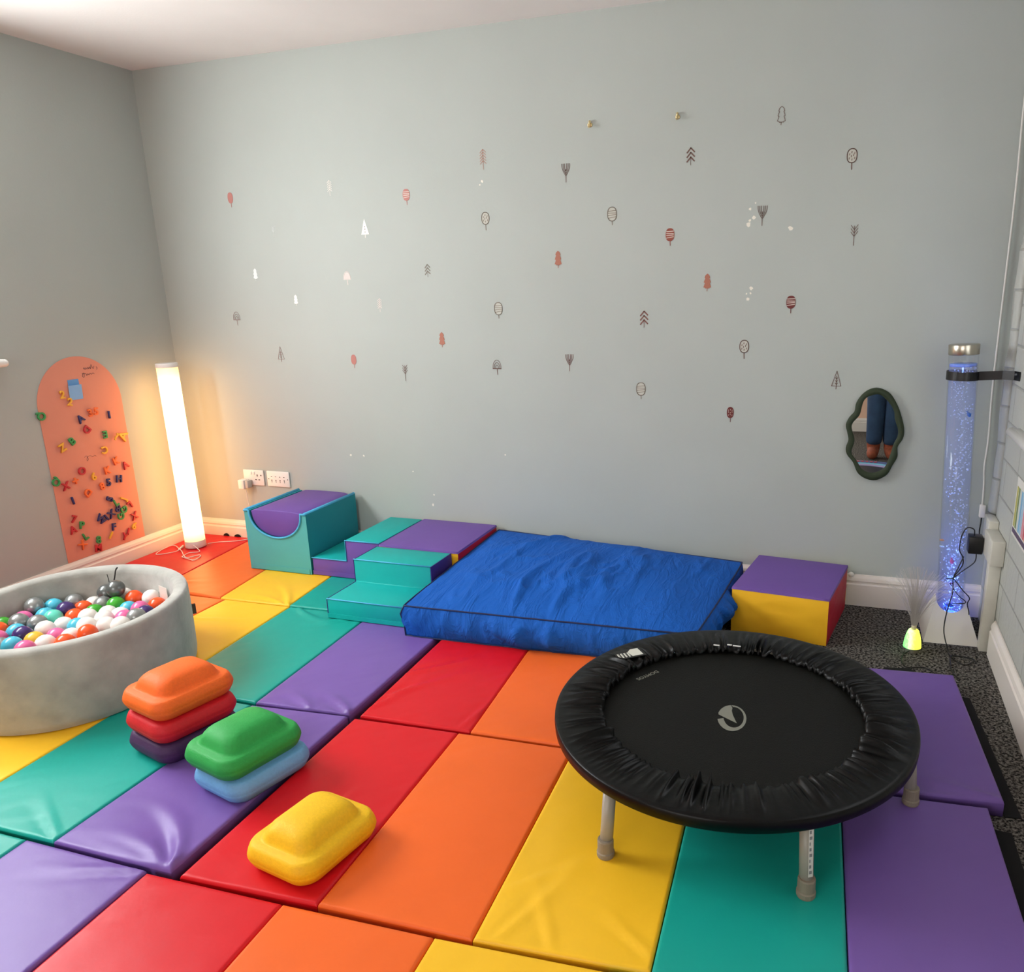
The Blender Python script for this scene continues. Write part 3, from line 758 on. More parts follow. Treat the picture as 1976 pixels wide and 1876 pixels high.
WORDS = ['leftmost', 'second from the left', 'third from the left', 'fourth from the left', 'fifth from the left', 'sixth from the left', 'seventh from the left', 'eighth from the left', 'ninth from the left', 'tenth from the left', 'eleventh from the left', 'twelfth from the left', 'thirteenth from the left', 'fourteenth from the left', 'fifteenth from the left']
TW = {2: 'two', 3: 'three', 4: 'four', 5: 'five', 6: 'six', 7: 'seven', 8: 'eight', 9: 'nine', 10: 'ten', 11: 'eleven', 12: 'twelve', 13: 'thirteen', 14: 'fourteen', 15: 'fifteen', 16: 'sixteen'}
bright = Vector((.949, .316, 0))        # left to right as seen from the room
rank = {}
for c in tot: rank[c] = sorted([i for i, b in enumerate(BALLS) if b[0] == c], key=lambda i: BALLS[i][4])
for i, b in enumerate(BALLS):
    c = b[0]; k = rank[c].index(i); N = tot[c]
    if c not in bm_:
        h, ro, me_ = BALLCOL[c]
        bm_[c] = MB().sphere((0, 0, 0), .0352, 24, 14).build('play_ball', mat(c + '_ball_plastic', h, rough=ro, metal=me_), smooth=True, local=True)
        o = bm_[c]
    else:
        o = bm_[c].copy(); COL.objects.link(o)
    o.location = b[1:4]
    if N == 1: lab = 'the only %s plastic ball in the grey ball pit' % BNAME[c]
    else:
        pos = WORDS[k] if k < (N + 1) // 2 else ('rightmost' if k == N - 1 else WORDS[N - 1 - k].replace('left', 'right'))
        lab = '%s ball, %s among the %s %s balls in the pit' % (BNAME[c], pos, TW[N], BNAME[c].split()[-1])
    tag(o, lab, 'ball', 'plastic balls in the ball pit')
# stray dark elastic with two loose ends standing up behind the balls
hx = MB(); hx.tube(spline([(.800, -1.325, .275), (.792, -1.318, .30), (.785, -1.315, .325)], 4), .0016, 6)
hx.tube(spline([(.802, -1.325, .275), (.822, -1.318, .305), (.832, -1.312, .345), (.842, -1.31, .358)], 4), [.0014] * 4 + [.0028] * 5 + [.003] * 4, 6)
tag(hx.build('elastic_cord', mat('dark_elastic', '#2c2b29', rough=.8), smooth=True), 'thin dark cord ends sticking up behind the dark metallic grey balls in the pit', 'cord')
# ---------------------------------------------------------------- tree decals on the back wall
DC = dict(br=mat('brown_decal', '#6d4f45', rough=.6), gr=mat('grey_brown_decal', '#857a6c', rough=.6), rs=mat('rose_decal', '#b98a78', rough=.6), pk=mat('dusty_pink_decal', '#b5766c', rough=.6),
          rd=mat('red_brown_decal', '#8b4434', rough=.6), dr=mat('dark_red_decal', '#66241f', rough=.6), rb=mat('russet_decal', '#7f5148', rough=.6), bp=mat('mauve_decal', '#9a847d', rough=.6),
          wh=mat('white_decal', '#f6efe6', rough=.5), wp=mat('pinkish_white_decal', '#f3e4dc', rough=.5), wg=mat('cool_white_decal', '#dfe3e1', rough=.5), **{'or': mat('terracotta_decal', '#a86a55', rough=.6)})
HALO = mat('pale_decal_backing', '#d3c4b8', rough=.6)
WHITEFILL = mat('cream_decal_fill', '#bfbeb2', rough=.6)
def decal(kind, colour, x, z, h, label):
    m = MB(); D = -.0008
    P = lambda u, v: (x + u * h, D, z + v * h)
    def stroke(pts, w):
        for a, b in zip(pts, pts[1:]):
            a = Vector((a[0], a[1])); b = Vector((b[0], b[1])); d = (b - a)
            if d.length < 1e-6: continue
            d.normalize(); n_ = Vector((-d.y, d.x)) * w / 2; a = a - d * w * .3; b = b + d * w * .3
            m.extrude([P(*(a + n_)), P(*(b + n_)), P(*(b - n_)), P(*(a - n_))], (0, -.0006, 0))
    def fill(pts, lift=0):
        m.extrude([(P(*p)[0], D - lift, P(*p)[2]) for p in pts], (0, -.0006, 0))
    def oval(cx, cy, rx, ry, n=28, sq=2.4):
        return [(cx + rx * abs(math.cos(2 * PI * k / n)) ** (2 / sq) * (1 if math.cos(2 * PI * k / n) >= 0 else -1), cy + ry * abs(math.sin(2 * PI * k / n)) ** (2 / sq) * (1 if math.sin(2 * PI * k / n) >= 0 else -1)) for k in range(n)]
    mats = [DC[colour]]
    if kind in ('oval_solid', 'oval_dark', 'oval_striped'):
        hw = .225 if kind != 'oval_striped' else .265
        c = oval(0, .62, hw, .37); fill(c); stroke([(.01, .25), (.015, 0)], .035)
        mats.append(HALO); m.cur = 1
        if kind == 'oval_striped':
            for (a, b_) in ((.80, .815), (.69, .675), (.57, .60), (.43, .50)):
                fill([(-hw * .86, a - .02), (hw * .88, b_ - .02), (hw * .88, b_ + .02), (-hw * .86, a + .02)], .0004)
        if kind == 'oval_dark':
            for k in range(9): 
                u, v = -.12 + .12 * (k % 3), .45 + .16 * (k // 3) + .04 * (k % 2)
                fill([(u - .012, v - .04), (u + .012, v - .04), (u + .012, v + .04), (u - .012, v + .04)], .0004)
    elif kind in ('oval_lines', 'oval_dots'):
        hw = .27 if kind == 'oval_lines' else .235; cy, ry = (.6, .38) if kind == 'oval_lines' else (.65, .33)
        c = oval(0, cy, hw, ry); stroke(c + [c[0]], .042); stroke([(.0, cy - ry), (.015, 0)], .045)
        if kind == 'oval_lines':
            for a, b_ in ((.76, .79), (.66, .65), (.52, .57), (.37, .45)): stroke([(-hw * .9, a), (hw * .92, b_)], .036)
        else:
            for u, v in ((-.12, .72), (-.02, .82), (.12, .77), (.07, .68), (-.04, .63), (-.13, .53), (.0, .47), (.13, .54)): stroke([(u - .006, v - .04), (u + .006, v + .04)], .034)
        mats.append(WHITEFILL); m.cur = 1; c2 = oval(0, cy, hw * .96, ry * .97)
        m.extrude([(P(*p)[0], -.0002, P(*p)[2]) for p in c2], (0, -.0004, 0))
    elif kind == 'chevron':
        for v in (.98, .72, .46): stroke([(-.23, v - .27), (0, v), (.23, v - .23)], .075)
        stroke([(0, .5), (.0, 0)], .022)
    elif kind == 'feather':
        for v in (1, .86, .72, .58, .44): stroke([(-.17, v - .17), (0, v), (.17, v - .15)], .030)
        stroke([(0, .98), (0, 0)], .024)
    elif kind == 'tulip':
        for s_, b_ in ((1, .37), (.62, .47), (.26, .62)):
            pts = [(-.24 * s_, 1), (-.225 * s_, .78), (-.13 * s_, .55 - .1 * s_ + .1), (0, b_), (.13 * s_, .55 - .1 * s_ + .1), (.225 * s_, .78), (.24 * s_, 1)]
            stroke([tuple(p) for p in [(v.x, v.y) for v in spline([(a, b2, 0) for a, b2 in pts], 4)]], .026)
        stroke([(0, .70), (0, 0)], .028)
    elif kind == 'twig':
        for v in (.44, .6, .76): stroke([(-.17, v + .22), (0, v), (.17, v + .24)], .026)
        stroke([(0, .95), (0, 0)], .028)
    elif kind in ('fir_outline', 'fir_solid'):
        c = [(0, 1), (.12, .9), (.17, .76), (.12, .72), (.17, .62), (.21, .5), (.14, .47), (.19, .35), (.23, .21), (.14, .2), (.12, .14), (.05, .17), (0, .12), (-.06, .17), (-.11, .14), (-.14, .2), (-.23, .22), (-.18, .35), (-.14, .47), (-.21, .5), (-.17, .62), (-.12, .72), (-.17, .77), (-.12, .9)]
        if kind == 'fir_solid': fill(c)
        else: stroke(c + [c[0]], .028)
        stroke([(0, .15), (-.01, 0)], .035)
    elif kind == 'triangle':
        if colour == 'wh':
            fill([(0, 1), (.25, .17), (-.25, .17)]); m.cur = 1; mats.append(DC['gr'])
            for v in (.3, .45, .58): fill([(-.035, v), (0, v - .04), (.035, v), (0, v + .04)], .0004)
            m.cur = 0
        else:
            c = [(0, 1), (.25, .17), (-.25, .17)]; stroke(c + [c[0]], .028)
            for v in (.25, .4, .55): stroke([(-.07, v + .09), (0, v), (.07, v + .09)], .026)
            stroke([(0, .72), (0, .2)], .03)
        stroke([(0, .17), (0, 0)], .035)
    elif kind == 'dome':
        for s_ in (1, .66, .33):
            pts = [(-.30 * s_, .42)] + [(-.30 * s_ * math.cos(PI * k / 14), .5 + .5 * s_ * math.sin(PI * k / 14)) for k in range(15)] + [(.30 * s_, .42)]
            stroke(pts, .03)
        stroke([(-.31, .41), (.31, .41)], .05); stroke([(.0, .41), (.03, 0)], .04)
        if colour in ('wh', 'wp'):
            fill([(-.28 * math.cos(PI * k / 14), .44 + .5 * math.sin(PI * k / 14)) for k in range(15)])
    o = m.build('tree_decal', mats if len(mats) > 1 else mats[0])
    return tag(o, label, 'wall decal', 'small tree decals on the back wall')
DECALS = [
 ('oval_solid', 'pk', .523, 1.867, .0729, 'plain dusty pink oval tree decal, upper left end of the wall'),
 ('feather', 'wh', 1.131, 1.892, .0718, 'faded white feathery tree decal, highest on the left part of the wall'),
 ('oval_striped', 'pk', 1.558, 1.83, .0724, 'dusty pink striped oval tree decal, leftmost of the striped filled ovals'),
 ('feather', 'rs', 1.971, 1.964, .0862, 'rose-coloured feathery pine decal with a long thin trunk'),
 ('tulip', 'br', 2.374, 1.886, .0778, 'brown tulip-shaped tree decal below and left of the left brass hook'),
 ('chevron', 'br', 2.938, 1.923, .0696, 'brown bold chevron pine decal just below the right brass hook'),
 ('fir_outline', 'br', 3.308, 2.053, .0697, 'brown outlined fir decal, the highest of all the decals'),
 ('oval_dots', 'br', 3.592, 1.867, .0795, 'brown outlined oval tree decal with dashes, farthest right of the ovals'),
 ('twig', 'wg', .769, 1.711, .0506, 'small faded whitish twig decal on the left part of the wall'),
 ('triangle', 'wh', 1.313, 1.687, .0898, 'white filled triangular tree decal with a dotted middle'),
 ('oval_dots', 'gr', 1.969, 1.698, .0805, 'grey outlined oval decal with dashes, straight below the rose feathery pine'),
 ('oval_lines', 'gr', 2.588, 1.696, .0764, 'grey outlined oval decal with cross lines, highest of the lined ovals'),
 ('oval_striped', 'rd', 2.852, 1.599, .0736, 'red-brown filled oval decal with pink stripes, below the bold chevron pine'),
 ('tulip', 'br', 3.247, 1.667, .0786, 'brown tulip-shaped decal beside chipped white paint, rightmost of the tulips'),
 ('twig', 'br', 3.62, 1.574, .081, 'brown upright twig decal at the right end, below the dashed oval'),
 ('fir_solid', 'or', 2.327, 1.518, .0757, 'terracotta filled fir decal, middle one of the three terracotta firs'),
 ('fir_solid', 'wg', .623, 1.495, .0631, 'faded pale grey fir decal, leftmost of the firs'),
 ('dome', 'wp', 1.185, 1.463, .0659, 'faded pinkish white dome-shaped tree decal'),
 ('chevron', 'gr', 1.646, 1.493, .0584, 'grey chevron pine decal without a trunk, leftmost of the chevrons'),
 ('fir_solid', 'wh', .86, 1.364, .0553, 'small solid white fir decal on the left part of the wall'),
 ('feather', 'wp', 1.362, 1.327, .0662, 'faded pinkish white feathery tree decal below the white dome'),
 ('dome', 'bp', .465, 1.264, .0713, 'mauve dome-shaped tree decal nearest to the glowing lamp corner'),
 ('oval_lines', 'gr', 2.015, 1.292, .0753, 'grey outlined oval decal with cross lines, leftmost of the lined ovals'),
 ('chevron', 'rb', 2.736, 1.246, .0737, 'russet chevron pine decal, lowest of the chevrons'),
 ('fir_solid', 'or', 3.021, 1.402, .0747, 'terracotta filled fir decal, rightmost of the three terracotta firs'),
 ('oval_striped', 'dr', 3.382, 1.305, .0734, 'dark red filled oval decal with stripes, rightmost of the striped ovals'),
 ('triangle', 'bp', .725, 1.071, .0801, 'mauve outlined triangular tree decal above and right of the glowing lamp'),
 ('oval_solid', 'pk', 1.179, 1.043, .0698, 'plain dusty pink oval tree decal, the lower of the two plain pink ones'),
 ('fir_solid', 'or', 1.701, 1.153, .0736, 'terracotta filled fir decal, leftmost and lowest of the three terracotta firs'),
 ('dome', 'br', 1.994, 1.021, .0708, 'brown dome-shaped tree decal low in the middle of the wall'),
 ('twig', 'br', 1.479, .981, .0819, 'thin brown twig decal low on the wall, left of the brown dome'),
 ('tulip', 'rb', 2.372, 1.044, .0782, 'russet tulip-shaped tree decal, lowest of the tulips'),
 ('oval_dots', 'br', 3.191, 1.11, .0813, 'brown outlined oval decal with dashes, lowest of the dashed ovals'),
 ('oval_lines', 'gr', 2.722, .919, .0774, 'grey outlined oval decal with cross lines, lowest of the lined ovals'),
 ('triangle', 'br', 3.589, .983, .0778, 'brown outlined triangular tree decal just above the wavy mirror'),
 ('oval_dark', 'dr', 3.139, .825, .0686, 'small dark red dotted oval decal, lowest of all the decals')]
for d in DECALS: decal(*d)

# two small brass hooks high on the wall
M_BRASS = mat('brass', '#dcc793', rough=.3, metal=.6)
for x, z, lab in ((2.492, 2.114, 'small brass hook on the wall, the left one of two'), (2.880, 2.116, 'small brass hook on the wall, the right one of two')):
    m = MB().cyl((x, 0, z), (x, -.004, z), .010, .009, 16)
    m.tube(spline([(x, -.003, z + .012), (x, -.016, z + .012), (x, -.016, z - .002), (x, -.02, z - .012), (x, -.03, z - .010), (x, -.032, z)], 5), .0032, 8)
    m.sphere((x, -.010, z + .012), .0055, 10, 8)
    tag(m.build('brass_hook', M_BRASS, smooth=True), lab, 'hook', 'brass hooks on the back wall')

# ---------------------------------------------------------------- pink arch on the left wall with magnets
bd = MB(); yc, hw_, zt = -.638, .236, 1.148
pts = [(.0015, yc - hw_, .147), (.0015, yc + hw_, .147)] + [(.0015, yc + hw_ * math.cos(PI * k / 40), zt - hw_ * 1.0 + hw_ * math.sin(PI * k / 40)) for k in range(41)]
bd.extrude([(.0005, p[1], p[2]) for p in pts], (.002, 0, 0))
board = tag(bd.build('magnetic_board', mat('pink_magnetic_paint', '#dd8f78', rough=.6, var=.03, vscale=4)), 'tall pink arch-shaped magnetic board on the left wall', 'magnetic board')
ink = mat('faded_marker_ink', '#6e4a4a', rough=.7)
sm = MB()
def scribble(cy, cz, ln, pts, w=.0012):
    p3 = [(.0029, cy + u * ln, cz + v * ln) for u, v in pts]
    sm.tube(spline(p3, 4), w, 4)
scribble(-.595, 1.083, .072, [(0, -.02), (.06, .08), (.12, -.06), (.2, .06), (.28, -.05), (.36, .08), (.42, -.04), (.5, .1), (.56, -.05), (.64, .24), (.7, .06), (.78, -.05), (.86, .12)])
scribble(-.522, 1.078, .03, [(0, .3), (.2, .1), (.05, -.2)])
scribble(-.607, 1.051, .068, [(0, .14), (.16, .16), (.12, -.12), (0, -.08), (.04, .1), (.3, .1), (.36, -.04), (.46, .08), (.56, 0), (.66, .1), (.76, .02), (.9, .1), (1, .02)])
scribble(-.68, .648, .068, [(0, 0), (.2, .08), (.3, -.2), (.18, -.3), (.24, -.05), (.5, .04), (.7, -.08), (.9, -.02), (1, -.12)], .0007)
sm.build('handwriting', ink, board)
for y, z, s, off, lab in ((-.665, 1.008, .030, 0, 'small light blue sticky note, the upper one, partly covered by the lower'), (-.664, .975, .036, .0015, 'light blue sticky note on the pink board, the lower one in front')):
    m = MB().extrude([(.0030 + off, y - s, z - s), (.0040 + off, y + s, z - s), (.0036 + off * 4, y + s, z + s), (.0030 + off * 3, y - s, z + s)], (.0006, 0, 0))
    tag(m.build('sticky_note', mat('light_blue_paper' if off == 0 else 'pale_blue_paper', '#5f9bd8' if off == 0 else '#84b6e8', rough=.7)), lab, 'sticky note', 'light blue sticky notes')
LC = dict(yellow=mat('yellow_magnet', '#f0b53c', rough=.4), green=mat('green_magnet', '#3c9a55', rough=.4), navy=mat('navy_magnet', '#2b2f6a', rough=.4), orange=mat('orange_magnet', '#f5763a', rough=.4), red=mat('red_magnet', '#c62f38', rough=.4))
LET = [
 ('2', -.739, .971, 'yellow', 0, 'left of the blue sticky notes'), ('2', -.706, .931, 'yellow', -14, 'just under the lower blue sticky note'),
 ('Q', -.868, .888, 'green', 200, 'on the upper left edge of the board'), ('A', -.664, .841, 'navy', 28, 'above the red letter D'),
 ('3', -.606, .862, 'orange', 10, 'overlapping an orange number five'), ('5', -.578, .866, 'orange', -8, 'overlapping an orange number three'),
 ('1', -.498, .835, 'navy', 0, 'right of the two overlapping orange numbers'), ('D', -.643, .784, 'red', 225, 'turned over below the navy letter A'),
 ('E', -.542, .743, 'green', 180, 'upside down above the yellow letter C'), ('?', -.487, .718, 'yellow', -35, 'touching the large yellow letter at the right edge'),
 ('A', -.438, .715, 'yellow', 60, 'large, on the right edge of the board'), ('Z', -.792, .718, 'yellow', 20, 'left of the green letter B'),
 ('B', -.734, .740, 'green', 28, 'right of the yellow letter Z'), ('C', -.561, .665, 'yellow', 180, 'turned round, above the orange letters K'),
 ('K', -.507, .592, 'orange', 14, 'upper of the two orange letters K'), ('A', -.452, .558, 'red', 22, 'at the right, above the navy letter H'),
 ('O', -.711, .583, 'red', 0, 'ring-shaped, above the orange plus sign'), ('K', -.568, .555, 'orange', 4, 'lower of the two orange letters K'),
 ('6', -.651, .541, 'yellow', 4, 'in the middle of the board, right of the red letter O'), ('H', -.507, .495, 'navy', -10, 'right of the navy number five'),
 ('5', -.572, .491, 'navy', 0, 'touching the orange number eight'), ('8', -.613, .480, 'orange', 12, 'touching the navy number five'),
 ('Q', -.858, .563, 'green', 150, 'on the middle of the left edge of the board'), ('X', -.812, .530, 'red', 10, 'right of the green letter Q on the left edge'),
 ('+', -.756, .542, 'orange', 8, 'below the red letter O'), ('D', -.699, .471, 'orange', 130, 'turned over, below the yellow number six'),
 ('1', -.790, .449, 'navy', 10, 'alone on the left part of the lower board'), ('S', -.582, .405, 'navy', 60, 'on its side at the top of the lower right cluster'),
 ('L', -.556, .378, 'green', 20, 'half hidden in the lower right cluster'), ('J', -.500, .385, 'yellow', 60, 'right of the navy letter S'),
 ('L', -.468, .345, 'red', 205, 'at the right edge below the yellow letter J'), ('8', -.546, .342, 'navy', -20, 'in the lower right cluster beside the green letters G'),
 ('X', -.589, .325, 'navy', 25, 'in the lower right cluster, right of the letter W'), ('G', -.508, .328, 'green', 100, 'upper of the two green letters G'),
 ('G', -.540, .300, 'green', 90, 'lower of the two green letters G'), ('W', -.655, .313, 'navy', -50, 'at the left end of the lower cluster'),
 ('I', -.620, .314, 'navy', 35, 'tilted, between the letters W and X'), ('X', -.451, .275, 'red', 15, 'at the lower right edge, above the yellow number six'),
 ('7', -.805, .357, 'red', -24, 'at the lower left above the red letter A'), ('P', -.768, .315, 'green', -10, 'at the lower left, right of the red letter A'),
 ('A', -.819, .306, 'red', 10, 'at the lower left edge of the board'), ('L', -.759, .253, 'green', 20, 'at the lower left above the orange letter X'),
 ('F', -.589, .253, 'navy', -8, 'below the navy cluster'), ('6', -.465, .222, 'yellow', -35, 'at the lower right edge'),
 ('I', -.508, .203, 'red', -28, 'below the lower yellow number six'), ('Y', -.534, .182, 'red', -30, 'near the skirting board at the lower right'),
 ('I', -.616, .214, 'yellow', -40, 'small and tilted, below the navy letter F'), ('X', -.782, .217, 'orange', 35, 'just above the skirting at the lower left'),
 ('8', -.690, .213, 'green', -8, 'above the red letter M at the bottom'), ('M', -.700, .172, 'red', -8, 'lowest of all, standing on the skirting board')]
tcache = {}
for ch, y, z, colr, rot, where in LET:
    key = (ch, colr)
    if key not in tcache:
        me = text_mesh(ch, .052 if ch != '+' else .060, .0035, .0009, .0007); me.materials.append(LC[colr]); tcache[key] = me
    kind = 'number' if ch in '1235678' else 'sign' if ch in '+?' else 'letter'
    o = bpy.data.objects.new('magnetic_' + kind, tcache[key]); COL.objects.link(o)
    big = 1.35 if where.startswith('large') else 1.0
    R3 = Matrix(((0, 0, 1), (1, 0, 0), (0, 1, 0))) @ Matrix.Rotation(math.radians(rot), 3, 'Z')
    o.matrix_world = Matrix.Translation((.0078 + (.008 if where.startswith(('touching the large', 'overlapping an orange number three', 'lower of the two green', 'half hidden')) else 0), y, z)) @ R3.to_4x4() @ Matrix.Scale(big, 4)
    nm = {'?': 'question mark', '+': 'plus sign'}.get(ch, kind + ' ' + ch)
    tag(o, '%s %s magnet, %s' % (colr if colr != 'navy' else 'navy blue', nm, where), 'fridge magnet', 'plastic alphabet and number magnets on the pink board')

# ---------------------------------------------------------------- glowing column lamp in the corner
lx, ly = .186, -.240
lean_ = Vector((-.016, .004, 1.03))
lamp = thing('column_lamp', (lx, ly, MT), 'tall white glowing column floor lamp in the back left corner', 'floor lamp')
lb_ = Vector((lx, ly, MT))
ml = bpy.data.materials.new('lamp_diffuser'); ml.use_nodes = True
nt = ml.node_tree; b_ = nt.nodes['Principled BSDF']; b_.inputs['Base Color'].default_value = lin('#f5e6c8'); b_.inputs['Roughness'].default_value = .4
tcn = nt.nodes.new('ShaderNodeTexCoord'); sp_ = nt.nodes.new('ShaderNodeSeparateXYZ'); nt.links.new(tcn.outputs['Generated'], sp_.inputs[0])
rp = nt.nodes.new('ShaderNodeValToRGB'); e = rp.color_ramp.elements
e[0].position = 0; e[0].color = (.30, .30, .30, 1); e[1].position = 1; e[1].color = (.16, .16, .16, 1)
for p_, v_ in ((.03, .62), (.07, 1.0), (.90, 1.0), (.96, .36)):
    q_ = e.new(p_); q_.color = (v_, v_, v_, 1)
mx = nt.nodes.new('ShaderNodeMath'); mx.operation = 'MULTIPLY'; mx.inputs[1].default_value = 5.6
nt.links.new(sp_.outputs['Z'], rp.inputs['Fac']); nt.links.new(rp.outputs['Color'], mx.inputs[0]); nt.links.new(mx.outputs[0], b_.inputs['Emission Strength'])
b_.inputs['Emission Color'].default_value = (1.0, .50, .18, 1)
MB().cyl(lb_ + lean_ * .036, lb_ + lean_ * .982, .0535, .0535, 40).build('diffuser_tube', ml, lamp, smooth=True)
MB().cyl(lb_ + lean_ * .002, lb_ + lean_ * .040, .0555, .0545, 40).build('base', M_WHITEP, lamp, bevel=.002)
MB().cyl(lb_ + lean_ * .978, lb_ + lean_ * 1.0, .0548, .0552, 40).build('top_cap', M_WHITEP, lamp, bevel=.002)
cp = [(.222, -.292, .075), (.262, -.30, .056), (.285, -.325, .0535), (.245, -.352, .0535), (.250, -.395, .0535), (.262, -.420, .0535), (.322, -.438, .0535), (.365, -.445, .0535), (.352, -.385, .0535), (.325, -.370, .0535), (.300, -.42, .0535), (.262, -.408, .056), (.190, -.35, .058), (.120, -.305, .058), (.07, -.275, .056), (.045, -.285, .055), (.055, -.37, .0535), (.090, -.425, .0535), (.150, -.360, .0535), (.140, -.30, .0545), (.122, -.262, .056)]
MB().tube(spline(cp, 6), .0022, 6).build('power_cord', M_WHITEP, lamp, smooth=True)
MB().tube([(.150, -.330, .0565), (.122, -.268, .0575)], [.005, .0055], 8).build('inline_switch', M_WHITEP, lamp, bevel=.001)
MB().tube(spline([(.238, -.205, .060), (.262, -.150, .0535), (.340, -.110, .0535), (.392, -.060, .0535), (.40, -.03, .062), (.401, -.027, .10), (.402, -.027, .16), (.398, -.012, .20), (.394, -.02, .28), (.400, -.03, .352)], 6), .0022, 6).build('mains_cord', M_WHITEP, lamp, smooth=True)

# ---------------------------------------------------------------- wall sockets
def socket(x0, x1, z0, z1, label):
    R_ = thing('wall_socket', ((x0 + x1) / 2, 0, z0), label, 'wall socket', 'white wall sockets')
    MB().box(x0, x1, -.010, -.001, z0, z1).build('face_plate', M_WHITEP, R_, bevel=.003)
    return R_
s1 = socket(.378, .516, .368, .458, 'white double socket plate with a plug in it, the left one of two')
dk = mat('dark_slot', '#3a3430', rough=.7); hm = MB()
for (u, v, w_, h_) in ((.474, .427, .003, .006), (.463, .402, .005, .0025), (.485, .402, .005, .0025), (.500, .428, .0035, .0035)): hm.box(u - w_, u + w_, -.0108, -.0098, v - h_, v + h_)
hm.build('pin_holes', dk, s1)
for xx in (.432, .452): MB().box(xx - .006, xx + .006, -.0135, -.0095, .432, .448).build('switch', M_WHITEP, s1, bevel=.001)
s2_ = socket(.540, .690, .368, .457, 'white multi-way outlet plate with rows of small holes, the right one of two')
hm = MB()
for k in range(4):
    u = .572 + k * .028
    hm.box(u - .004, u + .004, -.0108, -.0098, .424, .427); hm.box(u - .0012, u + .0012, -.0108, -.0098, .392, .408); hm.box(u - .004, u + .004, -.0108, -.0098, .405, .408)
for u in (.552, .680): hm.cyl((u, -.0098, .413), (u, -.0108, .413), .003, n=10)
hm.build('pin_holes', dk, s2_)
pg = thing('plug_adapter', (.405, -.03, .356), 'white square plug adapter in the left wall socket', 'plug')
MB().box(.373, .412, -.058, -.0145, .352, .406).build('body', M_WHITEP, pg, bevel=.004)
o = MB().box(.412, .436, -.050, -.0145, .358, .402).build('clear_cover', mat('clear_grey_plastic', '#b7b3ae', rough=.2), pg, bevel=.003); o['label'] = 'translucent grey side'

# ---------------------------------------------------------------- wavy mirror
MO = [(3.7606, .993), (3.8058, .9739), (3.835, .935), (3.856, .891), (3.8749, .8304), (3.8758, .7829), (3.857, .7438), (3.8592, .7005), (3.8397, .6558), (3.8247, .6207), (3.7817, .5936), (3.7407, .5962), (3.7024, .6213), (3.681, .6672), (3.6535, .7004), (3.6461, .7295), (3.6552, .7642), (3.6467, .8027), (3.6394, .8315), (3.6539, .8657), (3.6725, .8902), (3.6747, .9236), (3.6966, .962), (3.7259, .9862)]
MI = [(3.7648, .966), (3.7996, .9411), (3.8292, .8996), (3.8365, .8621), (3.8524, .8177), (3.8523, .7867), (3.8405, .7575), (3.8307, .7136), (3.8131, .6544), (3.7835, .6307), (3.7522, .6255), (3.7194, .6396), (3.6939, .6777), (3.6711, .711), (3.6789, .7505), (3.6791, .7749), (3.6652, .8179), (3.669, .8422), (3.6937, .8766), (3.7034, .9291), (3.7194, .9532)]
def resample(P, n):
    c = Vector((3.76, .79)); sp = [Vector((v.x, v.y)) for v in spline([(a, b, 0) for a, b in P], 10, True)]
    out = []
    for k in range(n):
        a = 2 * PI * k / n
        best = min(sp, key=lambda v: abs((math.atan2(v.y - c.y, v.x - c.x) - a + PI) % (2 * PI) - PI)); out.append(best)
    # light smoothing
    for _ in range(2): out = [(out[i - 1] + out[i] * 2 + out[(i + 1) % n]) / 4 for i in range(n)]
    return out
NO = 160
Oo = resample(MO, NO); Ii = resample(MI, NO)
tilt = math.tan(math.radians(.85))
def mp(v, d): return (v.x, -d - (.993 - v.y) * tilt, v.y)
mir = thing('wavy_mirror', (3.76, 0, .593), 'small mirror with a wavy dark green frame on the back wall', 'mirror')
M_GREEN = mat('dark_green_frame', '#26331a', rough=.7, bump=.15, bscale=150)
mid = [(a + b) / 2 for a, b in zip(Oo, Ii)]
MB().rings([[(v.x, -.001, v.y) for v in Oo], [mp(v, .014) for v in Oo], [mp(v * .93 + m_ * .07, .0185) for v, m_ in zip(Oo, mid)], [mp(m_, .0205) for m_ in mid], [mp(v * .93 + m_ * .07, .018) for v, m_ in zip(Ii, mid)], [mp(v, .013) for v in Ii], [mp(v, .008) for v in Ii]], True, True, False).build('frame', M_GREEN, mir, smooth=True)
Ig = [Ii[i] + (Ii[i] - Vector((3.76, .79))).normalized() * .002 for i in range(NO)]
MB().add([mp(v, .012) for v in Ig], [list(range(NO))]).build('glass', mat('mirror_silver', '#f4f6f5', rough=.0, metal=1), mir)

